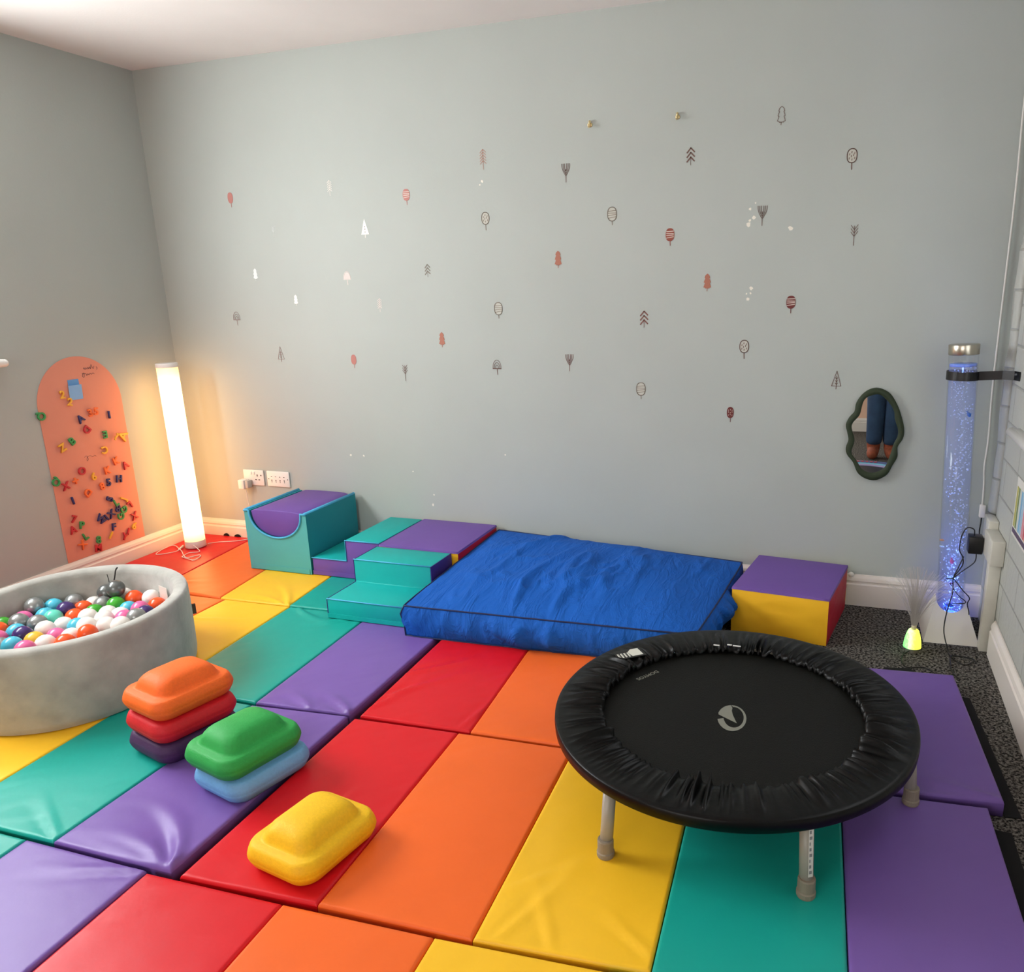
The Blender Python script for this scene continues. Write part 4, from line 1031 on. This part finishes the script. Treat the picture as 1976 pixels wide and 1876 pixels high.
# ---------------------------------------------------------------- bubble tube in the right corner
bt = thing('bubble_tube', (4.10, -.18, 0), 'tall clear water bubble tube with silver cap and blue light in the right corner', 'bubble tube lamp')
b0, b1 = Vector((4.112, -.165, .02)), Vector((4.056, -.165, 1.188))
ax = (b1 - b0).normalized()
bp_ = lambda t: b0.lerp(b1, t)
def thin_clear(name, tint, rough=.03, haze=0, hcol=(.72, .78, .95, 1)):
    """thin clear sheet: see-through with a rim reflection that grows towards grazing angles, and a little milky haze"""
    m = bpy.data.materials.new(name); m.use_nodes = True; nt = m.node_tree; nt.nodes.remove(nt.nodes['Principled BSDF']); N = nt.nodes.new; L = nt.links.new
    out = nt.nodes['Material Output']; tr_ = N('ShaderNodeBsdfTransparent'); gl = N('ShaderNodeBsdfGlossy'); mx = N('ShaderNodeMixShader'); fz = N('ShaderNodeLayerWeight'); pw = N('ShaderNodeMath')
    tr_.inputs['Color'].default_value = tint; gl.inputs['Roughness'].default_value = rough; pw.operation = 'POWER'; pw.inputs[1].default_value = 3.5
    fz.inputs['Blend'].default_value = .5; L(fz.outputs['Facing'], pw.inputs[0]); mu = N('ShaderNodeMath'); mu.operation = 'MULTIPLY_ADD'; mu.inputs[1].default_value = .45; mu.inputs[2].default_value = .03; L(pw.outputs[0], mu.inputs[0])
    L(mu.outputs[0], mx.inputs[0]); L(tr_.outputs[0], mx.inputs[1]); L(gl.outputs[0], mx.inputs[2]); last = mx
    if haze:
        df = N('ShaderNodeBsdfDiffuse'); df.inputs['Color'].default_value = hcol; m2 = N('ShaderNodeMixShader'); m2.inputs[0].default_value = haze
        L(mx.outputs[0], m2.inputs[1]); L(df.outputs[0], m2.inputs[2]); last = m2
    L(last.outputs[0], out.inputs['Surface'])
    return m
M_ACR = thin_clear('clear_acrylic', (.95, .96, .98, 1))
M_WATER = thin_clear('bubbly_water', (.88, .91, 1.0, 1), .05, .12)
RT = .054
MB().tube([bp_(0), bp_(.985)], RT, 48, False).build('acrylic_tube', M_ACR, bt, smooth=True)
MB().tube([bp_(.01), bp_(.935)], RT - .004, 48).build('water', M_WATER, bt, smooth=True)
MB().cyl(bp_(.966), bp_(1.0), RT + .002, RT + .002, 48).build('silver_cap', mat('brushed_silver', '#b9b3a4', rough=.28, metal=1), bt, bevel=.002)
# bubbles rising in the water: nobody could count them
mb_ = MB(); rnd = random.Random(3)
def ico(c, r):
    t = r
    vs = [(t, 0, 0), (-t, 0, 0), (0, t, 0), (0, -t, 0), (0, 0, t), (0, 0, -t)]
    mid_ = [(a, b, c2) for a in (-.577 * t, .577 * t) for b in (-.577 * t, .577 * t) for c2 in (-.577 * t, .577 * t)]
    al = [Vector(v) for v in vs]
    # stretched octahedron, smoothed shading
    mb_.add([Vector(c) + v for v in al], [(0, 2, 4), (2, 1, 4), (1, 3, 4), (3, 0, 4), (2, 0, 5), (1, 2, 5), (3, 1, 5), (0, 3, 5)])
side_ = Vector((.95, -.3, 0)).normalized(); dep_ = Vector((.3, .95, 0)).normalized()
for k in range(900):
    t = rnd.random() ** 1.25 * .9 + .03
    wob = .35 * math.sin(t * 21) + .25
    u = max(-.92, min(.92, rnd.gauss(wob * (.9 - .3 * (1 - t)), .42))); v = rnd.uniform(-.8, .8) * math.sqrt(1 - u * u)
    c = bp_(t) + side_ * u * (RT - .007) + dep_ * v * (RT - .007)
    r = rnd.choice((.0012, .0016, .002, .0024, .0030, .0040))
    if rnd.random() < .12: mb_.sphere(c, r * 1.25, 8, 6)
    else: ico(c, r)
for k in range(26):
    a = 2 * PI * k / 26; mb_.sphere(bp_(.898) + side_ * math.cos(a) * .045 + dep_ * math.sin(a) * .045, .004, 8, 6)
bub = mb_.build('bubbles', mat('air_bubble_white', '#dfe9ff', rough=.1, spec=.8), bt, smooth=True)
bub['kind'] = 'stuff'
MB().tube([bp_(.928), bp_(.936)], RT - .005, 40).build('water_surface', mat('foamy_blue_surface', '#7fa3ff', rough=.2, spec=.8), bt, smooth=True)
# base: white tapering box with a slot the tube stands in
fl_, fr_ = Vector((3.998, -.350, .002)), Vector((4.208, -.342, .002)); tl_, tr2 = Vector((4.050, -.120, .165)), Vector((4.170, -.116, .165))
# front panel with a notch where the round tube passes through it
def pl(u, v): return fl_.lerp(fr_, u).lerp(tl_.lerp(tr2, u), v)
ctr = b0 + ax * .10
notch = []
for k in range(25):
    a = PI + PI * k / 24      # left, front, right
    x = ctr.x + (RT + .002) * math.cos(a); y = ctr.y + (RT + .002) * math.sin(a)
    v = (y + .346) / (.346 - .118); v = max(.05, min(1, v)); w0 = fl_.lerp(tl_, v).x; w1 = fr_.lerp(tr2, v).x
    notch.append(pl(min(1, max(0, (x - w0) / (w1 - w0))), v))
m = MB(); nn = len(notch)
low = [pl(k / (nn - 1), 0) for k in range(nn)]
m.add(notch + low, [(k, k + 1, nn + k + 1, nn + k) for k in range(nn - 1)])
vN = (ctr.y + .346) / (.346 - .118)
o = m.build('front_panel', mat('white_lacquer', '#d9d4cb', rough=.4), bt)
bk = [(3.995, -.085, .002), (4.205, -.075, .002)]
MB().add([fr_, (4.205, -.075, .002), (4.165, -.10, .13), notch[-1]], [(0, 1, 2, 3)]).build('side_panel', M_BLACKP, bt)
MB().add([fl_, (3.995, -.085, .002), (4.055, -.10, .13), notch[0]], [(0, 1, 2, 3)]).build('side_panel', mat('white_lacquer', '#d9d4cb'), bt)
M_LED = mat('blue_led', '#2a56ff', rough=.3, emit='#2f5cff', estr=6)
MB().cyl(bp_(.030), bp_(.036), .046, .046, 32).build('blue_light', M_LED, bt)
# black bracket: a band round the tube and an arm to the right wall
bc = bp_(.897); rbk = RT + .004
band = MB()
pts = []
for k in range(41):
    a = math.radians(-25 - 310 * k / 40 + 0)
    pts.append(Vector((bc.x + rbk * math.cos(a), bc.y + rbk * math.sin(a), bc.z)))
arm = [Vector((W - .012, -.262, bc.z + .012)), Vector((W - .035, -.235, bc.z + .010)), Vector((bc.x + rbk + .01, bc.y - .012, bc.z))]
def strip(path, hgt, th):
    r_ = []
    for i, p in enumerate(path):
        t = (path[min(i + 1, len(path) - 1)] - path[max(i - 1, 0)]).normalized(); nn = Vector((-t.y, t.x, 0)).normalized()
        r_.append([p + nn * th / 2 + Vector((0, 0, hgt / 2)), p - nn * th / 2 + Vector((0, 0, hgt / 2)), p - nn * th / 2 - Vector((0, 0, hgt / 2)), p + nn * th / 2 - Vector((0, 0, hgt / 2))])
    band.rings(r_)
strip(pts, .034, .003); strip([Vector((bc.x + rbk * .95, bc.y - .018, bc.z)), Vector((W - .05, -.215, bc.z + .008)), Vector((W - .014, -.245, bc.z + .010))], .034, .003)
strip([Vector((W - .014, -.245, bc.z + .010)), Vector((W - .003, -.285, bc.z + .010))], .034, .003)
br_ = band.build('wall_bracket', M_BLACKP, bt)
MB().cyl((W - .012, -.270, bc.z + .016), (W - .018, -.272, bc.z + .016), .004, n=12).build('screw', mat('steel_screw', '#c9c9c9', rough=.3, metal=1), br_)
# blue light of the lamp base
d = bpy.data.lights.new('bubble_tube_light', 'AREA'); d.shape = 'DISK'; d.size = .088; d.energy = 0.8; d.color = (.12, .26, 1.0); d.spread = math.radians(24)
lo = bpy.data.objects.new('bubble_tube_light', d); COL.objects.link(lo); lo.location = bp_(.045); lo.rotation_euler = ax.to_track_quat('-Z', 'Y').to_euler()
lo.rotation_euler = (-ax).to_track_quat('-Z', 'Y').to_euler() if False else ax.to_track_quat('Z', 'Y').to_euler()
lo.rotation_euler = (Vector(ax)).to_track_quat('-Z', 'Y').to_euler()
# toy fish floating in the tube
def fish(t, u, s, col, label, ang=0):
    c = bp_(t) + side_ * u * .038 - dep_ * .030
    m = MB(); m.sphere((0, 0, 0), s, 14, 10, (1, .42, .62))
    m.extrude([(-s * .85, -.0008, 0), (-s * 1.6, -.0008, s * .6), (-s * 1.35, -.0008, 0), (-s * 1.6, -.0008, -s * .6)], (0, .0016, 0))
    m.extrude([(-s * .4, -.0008, s * .5), (s * .1, -.0008, s * .98), (s * .4, -.0008, s * .48)], (0, .0016, 0))
    o = m.build('toy_fish', mat(col[0], col[1], rough=.35), smooth=True, local=True); o.location = c; o.rotation_euler = (0, math.radians(ang), math.radians(-18))
    tag(o, label, 'toy fish', 'toy fish in the bubble tube')
fish(.770, .95, .0105, ('blue_toy_plastic', '#1d63b4'), 'deep blue toy fish floating near the right side of the bubble tube', 60)
fish(.318, -.95, .0075, ('orange_toy_plastic', '#cf8a3a'), 'orange toy fish near the left side of the bubble tube')
fish(.296, -.95, .0065, ('white_toy_plastic', '#c9d8cf'), 'pale white toy fish just under the orange one in the bubble tube')
fish(.245, .1, .0115, ('pink_toy_plastic', '#d8315f'), 'pinkish red toy fish in the lower middle of the bubble tube', 80)
fish(.180, .25, .0095, ('mint_toy_plastic', '#a9d9d2'), 'mint and white toy fish above the bottom of the bubble tube', 20)
fish(.163, .2, .0075, ('dark_red_toy_plastic', '#8c2538'), 'small dark red toy fish just under the mint one in the bubble tube')
fish(.078, .1, .015, ('bright_blue_toy_plastic', '#0c56d8'), 'bright blue toy fish lying at the bottom of the bubble tube')

# ---------------------------------------------------------------- fibre optic lamp on the carpet
fx, fy = 3.948, -.452
fl = thing('fibre_optic_lamp', (fx, fy, 0), 'small fibre optic lamp with glowing green-yellow base and white fibres, on the carpet', 'fibre optic lamp')
mg = bpy.data.materials.new('glowing_base'); mg.use_nodes = True; nt = mg.node_tree; b_ = nt.nodes['Principled BSDF']; b_.inputs['Base Color'].default_value = lin('#d9e08a')
tcn = nt.nodes.new('ShaderNodeTexCoord'); sp_ = nt.nodes.new('ShaderNodeSeparateXYZ'); nt.links.new(tcn.outputs['Generated'], sp_.inputs[0])
nz = nt.nodes.new('ShaderNodeTexNoise'); nz.inputs['Scale'].default_value = 7; nt.links.new(tcn.outputs['Generated'], nz.inputs['Vector'])
ad = nt.nodes.new('ShaderNodeMath'); ad.operation = 'MULTIPLY_ADD'; ad.inputs[1].default_value = .5; nt.links.new(nz.outputs['Fac'], ad.inputs[0]); 
sb = nt.nodes.new('ShaderNodeMath'); sb.operation = 'SUBTRACT'; sb.inputs[1].default_value = .25; nt.links.new(sp_.outputs['X'], sb.inputs[0]); nt.links.new(sb.outputs[0], ad.inputs[2])
rp = nt.nodes.new('ShaderNodeValToRGB'); e = rp.color_ramp.elements; e[0].position = .12; e[0].color = (.05, .9, .18, 1); e[1].position = .6; e[1].color = (.75, .78, .06, 1)
q_ = e.new(.3); q_.color = (.6, 1, .5, 1)
nt.links.new(ad.outputs[0], rp.inputs['Fac']); nt.links.new(rp.outputs['Color'], b_.inputs['Emission Color']); b_.inputs['Emission Strength'].default_value = 1.15
MB().lathe((fx, fy, 0), [(.034, .022), (.0335, .030), (.031, .052), (.026, .074), (.020, .092), (.016, .096)], 28).build('glowing_base', mg, fl, smooth=True)
MB().lathe((fx, fy, 0), [(.024, 0), (.026, .002), (.026, .018), (.030, .023)], 28).build('stand', mat('clear_grey_stand', '#77726b', rough=.25), fl, smooth=False)
MB().lathe((fx, fy, 0), [(.009, .09), (.010, .115)], 16).build('ferrule', mat('cream_plastic', '#cfc49a', rough=.4), fl, smooth=True)
fm = MB(); rnd = random.Random(5)
for k in range(190):
    a = rnd.uniform(0, 2 * PI); s_ = math.sqrt(rnd.random()); R0 = .007 * s_; R1 = .135 * s_ * rnd.uniform(.8, 1.05); hh = .355 - .10 * s_ ** 2 * rnd.uniform(.5, 1.1)
    ca, sa = math.cos(a), math.sin(a)
    pts = [(fx + ca * R0, fy + sa * R0, .10), (fx + ca * (R0 + R1 * .10), fy + sa * (R0 + R1 * .10), .10 + (hh - .1) * .3), (fx + ca * R1 * .42, fy + sa * R1 * .42, .10 + (hh - .1) * .64), (fx + ca * R1 * .78, fy + sa * R1 * .78, .10 + (hh - .1) * .90), (fx + ca * R1, fy + sa * R1, hh)]
    fm.tube(pts, [.0006, .0006, .00055, .0005, .0005], 3)
o = fm.build('fibres', mat('white_optic_fibre', '#cfc9c2', rough=.3), fl); o['kind'] = 'stuff'
MB().tube(spline([(fx - .01, fy - .022, .012), (fx - .035, fy - .05, .004), (3.905, -.565, .004), (3.925, -.61, .004), (3.985, -.595, .004), (4.02, -.64, .004), (4.035, -.68, .004)], 6), .0022, 6).build('power_cord', M_BLACKP, fl, smooth=True)

# ---------------------------------------------------------------- electrics on the right wall
tk = thing('cable_trunking', (W - .02, -.37, 0), 'white painted cable trunking with junction box on the right wall', 'cable trunking')
M_OFF = mat('cream_painted_plastic', '#d3d0c4', rough=.5, var=.04, vscale=20)
MB().box(W - .045, W - .001, -.382, -.335, .001, .40).build('trunking', M_OFF, tk, bevel=.003)
MB().box(W - .024, W - .001, -.318, -.225, .001, .40).build('trunking', M_OFF, tk, bevel=.006)
MB().box(W - .050, W - .001, -.415, -.240, .37, .470).build('junction_box', M_OFF, tk, bevel=.004)
MB().box(W - .038, W - .001, -.236, -.12, .395, .50).build('junction_box', M_OFF, tk, bevel=.004)
MB().cyl((W - .06, -.20, .0), (W - .06, -.20, .03), .012, n=16).build('pipe_stub', M_OFF, tk, smooth=False)
pa = thing('power_adapter', (W - .075, -.20, .38), 'black plug-in power adapter beside the junction box on the right wall', 'power adapter')
MB().box(W - .105, W - .052, -.262, -.205, .366, .437).build('body', M_BLACKP, pa, bevel=.004)
MB().box(W - .060, W - .039, -.250, -.190, .375, .430).build('plug_face', M_WHITEP, pa, bevel=.003)
ek = MB()
X = W - .085
ek.tube(spline([(X, -.235, .437), (X - .004, -.235, .462), (X - .030, -.235, .466), (X - .046, -.235, .430), (X - .048, -.235, .372), (X - .035, -.235, .345), (X - .030, -.235, .31), (X - .055, -.24, .262), (X - .062, -.24, .246)], 6), .0024, 6)
ek.tube(spline([(X + .014, -.235, .366), (X + .012, -.235, .325), (X - .03, -.238, .282), (X - .062, -.24, .250), (X - .085, -.22, .240)], 6), .0022, 6)
ek.tube(spline([(X - .03, -.235, .345), (X - .045, -.24, .30), (X - .060, -.24, .25), (X - .058, -.25, .19), (X - .075, -.28, .12), (X - .088, -.345, .06), (X - .075, -.40, .008), (X - .072, -.46, .004), (4.13, -.53, .004), (4.172, -.47, .004), (4.115, -.455, .004), (4.088, -.475, .004), (4.080, -.60, .004), (4.10, -.66, .004)], 7), .0024, 6)
ek.tube(spline([(X - .060, -.24, .25), (X - .02, -.235, .20), (X + .010, -.225, .165), (X + .006, -.22, .135), (X + .016, -.22, .085), (X - .012, -.225, .035), (X - .055, -.21, .07), (X - .075, -.20, .105)], 6), .0022, 6)
ek.tube(spline([(X - .066, -.21, .215), (X - .03, -.205, .165), (X + .002, -.205, .135), (X - .05, -.20, .123)], 6), .002, 6)
ek.build('cable', M_BLACKP, pa, smooth=True)
wc = thing('hanging_cable', (4.20, -.02, .46), 'thin white cable hanging down the right corner to a small connector', 'cable')
cpts = [(4.186, -.008, H - .001), (4.191, -.009, 2.03), (4.197, -.010, 1.695), (4.196, -.012, 1.062), (4.203, -.014, .80), (4.200, -.018, .675), (4.206, -.02, .60), (4.209, -.022, .512)]
MB().tube(spline(cpts, 8), .0042, 8).build('cord', mat('white_cable', '#d9d7d0', rough=.4), wc, smooth=True)
MB().box(4.200, 4.222, -.034, -.012, .458, .512).build('connector', M_WHITEP, wc, bevel=.002)
o = MB().tube(spline([(4.211, -.024, .459), (4.210, -.026, .43), (4.205, -.05, .40), (4.196, -.15, .395), (4.185, -.21, .43)], 6), [.005] + [.0028] * 24, 8).build('black_lead', M_BLACKP, wc, smooth=True)

# round white door-stop knob on the skirting behind the right block
m = MB().cyl((3.708, -.004, .150), (3.708, -.024, .152), .006, n=12).sphere((3.708, -.032, .153), .0125, 16, 10)
tag(m.build('wall_stop', M_WHITEP, smooth=True), 'small round white knob above the skirting behind the right-hand foam block', 'door stop')

# poster on the right wall, cut by the frame
po = thing('poster', (W, -.62, .53), 'white-edged chart with coloured columns and a purple bar, on the right wall', 'poster')
MB().box(W - .0022, W - .0006, -.780, -.477, .528, .742).build('sheet', mat('white_paper', '#e6e3da', rough=.5), po)
cols_ = [('#b9b45a', -.502), ('#7f9150', -.532), ('#cfd6d2', -.556), ('#7fb3d6', -.585), ('#a3c4da', -.615), ('#d98c98', -.645), ('#c75a66', -.675), ('#caa35a', -.705), ('#8a9f5a', -.735)]
for c_, y in cols_:
    o = MB().box(W - .0027, W - .0021, y - .012, y + .012, .562, .710).build('colour_column', mat('poster_' + c_[1:], c_, rough=.5), po)
MB().box(W - .0027, W - .0021, -.772, -.485, .538, .556).build('purple_bar', mat('poster_purple', '#5d4a66', rough=.5), po)
me = text_mesh('Calendar', .026); me.materials.append(mat('black_ink', '#26262a', rough=.6))

# ---------------------------------------------------------------- behind the camera, seen in the mirror
dsc = thing('wobble_dish', (3.81, -2.88, MT + .002), 'round toy dish with blue and lilac rings and a black centre, seen in the mirror', 'toy dish')
def ring(name, r0, r1, z0, z1, col, lab):
    o = MB().rings([[(3.81 + r * math.cos(2 * PI * k / 72), -2.88 + r * math.sin(2 * PI * k / 72), MT + z) for k in range(72)] for r, z in ((r0, z0 - .02), (r0, z0), (r1, z1), (r1, z1 - .02))], True, True, True).build(name, mat('dish_' + col[1:], col, rough=.4), dsc, smooth=False); o['label'] = lab
ring('centre', .001, .23, .032, .032, '#101012', 'black centre')
ring('inner_ring', .23, .265, .034, .040, '#9a8cb8', 'lilac ring'); ring('middle_ring', .265, .29, .040, .046, '#6fb9cf', 'light blue ring')
ring('outer_ring', .29, .36, .046, .050, '#4f5f92', 'dark blue ring'); ring('rim', .36, .38, .050, .046, '#cfd8e6', 'white rim')
cu = MB()
for k in range(5):
    a = math.radians(-98 + k * 6); cu.prism([(3.81 + r * math.cos(a + da), -2.88 + r * math.sin(a + da)) for r, da in ((.305, -.03), (.345, -.03), (.345, .03), (.305, .03))], MT + .049, MT + .0515)
o = cu.build('red_marks', mat('dish_red', '#c04a5a', rough=.5), dsc)

def skin(name, chains, m, parent, sub=2):
    """one continuous skinned surface from chains of (point, radius); shared points are merged"""
    vs = []; rs = []; es = []; idx = {}
    def vid(p, r):
        k = tuple(round(x, 4) for x in p)
        if k not in idx: idx[k] = len(vs); vs.append(Vector(p)); rs.append(r)
        return idx[k]
    for ch in chains:
        last = None
        for p, r in ch:
            i = vid(p, r)
            if last is not None and last != i: es.append((last, i))
            last = i
    off = wloc(parent) if parent else Vector((0, 0, 0))
    me = bpy.data.meshes.new(name); me.from_pydata([tuple(v - off) for v in vs], es, []); me.materials.append(m)
    o = bpy.data.objects.new(name, me); COL.objects.link(o); o.parent = parent
    sk = o.modifiers.new('skin', 'SKIN'); sk.use_smooth_shade = True
    if not me.skin_vertices: 
        bpy.context.view_layer.objects.active = o
    for i, sv in enumerate(me.skin_vertices[0].data):
        r = rs[i]; sv.radius = (r, r) if not isinstance(r, tuple) else r; sv.use_root = (i == 0)
    ss = o.modifiers.new('sub', 'SUBSURF'); ss.levels = sub; ss.render_levels = sub
    bpy.context.view_layer.update()
    ev = o.evaluated_get(bpy.context.evaluated_depsgraph_get()); nm = bpy.data.meshes.new_from_object(ev)
    o.modifiers.clear(); o.data = nm; nm.name = name
    for p_ in nm.polygons: p_.use_smooth = True
    return o
px, py = 3.975, -4.02
per = thing('person', (px, py, 0), 'person in blue jeans and brown boots, seen as legs in the mirror', 'person')
SK = mat('skin', '#d8a88c', rough=.55); JE = mat('dark_blue_denim', '#26405e', rough=.85, bump=.2, bscale=200, var=.25, vscale=9); BO = mat('brown_suede', '#8a4226', rough=.8, var=.2, vscale=30)
SW = mat('navy_jumper', '#27303f', rough=.9, bump=.2, bscale=120); HA = mat('brown_hair', '#3d2a1f', rough=.6)
hip = (px, py, .90); kn = []
def leg(s, r):
    return [(hip, r[0]), ((px + s * .075, py + .005, .84), r[1]), ((px + s * .072, py + .02, .48), r[2]), ((px + s * .070, py, .26), r[3]), ((px + s * .072, py - .01, .10), r[4])]
torso = [(hip, (.15, .105)), ((px, py, 1.08), (.125, .09)), ((px, py + .005, 1.26), (.15, .10)), ((px, py, 1.36), (.12, .085)), ((px, py + .01, 1.42), .052), ((px, py + .02, 1.47), .05)]
head = [((px, py + .02, 1.47), .05), ((px, py + .035, 1.54), .078), ((px, py + .03, 1.61), .088), ((px, py + .02, 1.67), .062)]
sh = (px, py, 1.36)
armL = [(sh, (.12, .085)), ((px - .17, py, 1.345), .055), ((px - .225, py + .06, 1.12), .043), ((px - .27, py + .235, 1.28), .034), ((px - .292, py + .300, 1.385), .026)]
armR = [(sh, (.12, .085)), ((px + .165, py, 1.345), .055), ((px + .20, py + .05, 1.10), .043), ((px + .06, py + .21, 1.20), .034), ((px - .10, py + .29, 1.34), .026)]
skin('body', [torso, head, armL, armR, leg(-1, (.15, .085, .058, .05, .036)), leg(1, (.15, .085, .058, .05, .036))], SK, per)
skin('jeans', [[(hip, (.165, .125)), ((px, py, .98), (.155, .115))], leg(-1, ((.165, .125), .108, .088, .080, .074)), leg(1, ((.165, .125), .108, .088, .080, .074))], JE, per)
skin('jumper', [[((px, py, .94), (.165, .125)), ((px, py, 1.08), (.145, .11)), ((px, py + .005, 1.26), (.168, .118)), ((px, py, 1.36), (.135, .10)), ((px, py + .008, 1.405), .064)],
                [(sh2, r + .012 if not isinstance(r, tuple) else (.135, .10)) for sh2, r in armL[:4]], [(sh2, r + .012 if not isinstance(r, tuple) else (.135, .10)) for sh2, r in armR[:4]]], SW, per)
for s in (-1, 1):
    x = px + s * .072
    skin('boot', [[((x, py - .015, .20), .066), ((x, py - .015, .10), .064), ((x, py + .0, .055), .056), ((x + s * .010, py + .11, .048), .054), ((x + s * .014, py + .19, .038), .040)]], BO, per)
hr = MB()
hr.sphere((px, py + .015, 1.615), .098, 20, 14, (.92, 1.02, 1.08)); hr.sphere((px, py - .045, 1.52), .075, 16, 12, (1.0, .6, 1.5))
hr.build('hair', HA, per, smooth=True)
fc = MB()
fc.sphere((px, py + .122, 1.565), .013, 10, 8, (.8, 1.2, 1.4)); fc.sphere((px - .083, py + .03, 1.57), .02, 10, 8, (.4, .8, 1.3)); fc.sphere((px + .083, py + .03, 1.57), .02, 10, 8, (.4, .8, 1.3))
fc.build('nose_and_ears', SK, per, smooth=True)
ey = MB(); ey.sphere((px - .032, py + .108, 1.592), .011, 10, 8); ey.sphere((px + .032, py + .108, 1.592), .011, 10, 8); ey.build('eyes', mat('eye_white', '#e9e6e0', rough=.2), per, smooth=True)
mo = MB(); mo.sphere((px, py + .106, 1.523), .02, 12, 8, (1.2, .4, .3)); mo.build('lips', mat('lip', '#b06a60', rough=.5), per, smooth=True)
# the phone sits just behind the lens position, hands close round its sides
ph = thing('phone', (3.632, -3.662, 1.37), 'dark phone held up by the person behind the view', 'phone')
fwd = Vector((math.sin(-.3213), math.cos(-.3213), 0)); rgt = Vector((fwd.y, -fwd.x, 0)); pc = Vector((3.6285, -3.640, 1.4376)) - fwd * .016 + Vector((0, 0, -.062)) + rgt * .0
cs = [pc + rgt * a + Vector((0, 0, b)) - fwd * .004 for a, b in ((-.036, -.075), (.036, -.075), (.036, .075), (-.036, .075))]
MB().extrude(cs, fwd * .008).build('case', M_BLACKP, ph, bevel=.003)
def hand(wrist, palm, side, s):
    up = Vector((0, 0, 1)); ch = [[(wrist, .026), (wrist.lerp(palm, .5), (.030, .018)), (palm, (.034, .016))]]
    for k, (ln, dz) in enumerate(((.062, .030), (.070, .012), (.066, -.008), (.052, -.026))):
        a = palm + up * dz * .8; b = a + fwd * .022 - rgt * s * .002 + up * .004; c = b + rgt * s * ln * .35 * -1 + fwd * .010; e_ = c - rgt * s * ln * .3 - fwd * .004
        ch.append([(palm, (.034, .016)), (a, .010), (b, .0088), (c, .0082), (e_, .007)])
    t = palm + up * .035 - fwd * .004
    ch.append([(palm, (.034, .016)), (t, .011), (t + up * .022 - rgt * s * .014, .0095), (t + up * .034 - rgt * s * .026 - fwd * .002, .008)])
    return ch
wl_ = Vector(armL[-1][0]); wr_ = Vector(armR[-1][0])
skin('hand', hand(wl_, pc - rgt * .055 + Vector((0, 0, -.045)) - fwd * .012, None, -1), SK, per, 1)
skin('hand', hand(wr_, pc + rgt * .055 + Vector((0, 0, -.050)) - fwd * .012, None, 1), SK, per, 1)
bpy.data.meshes.remove(me)
bpy.context.view_layer.update()
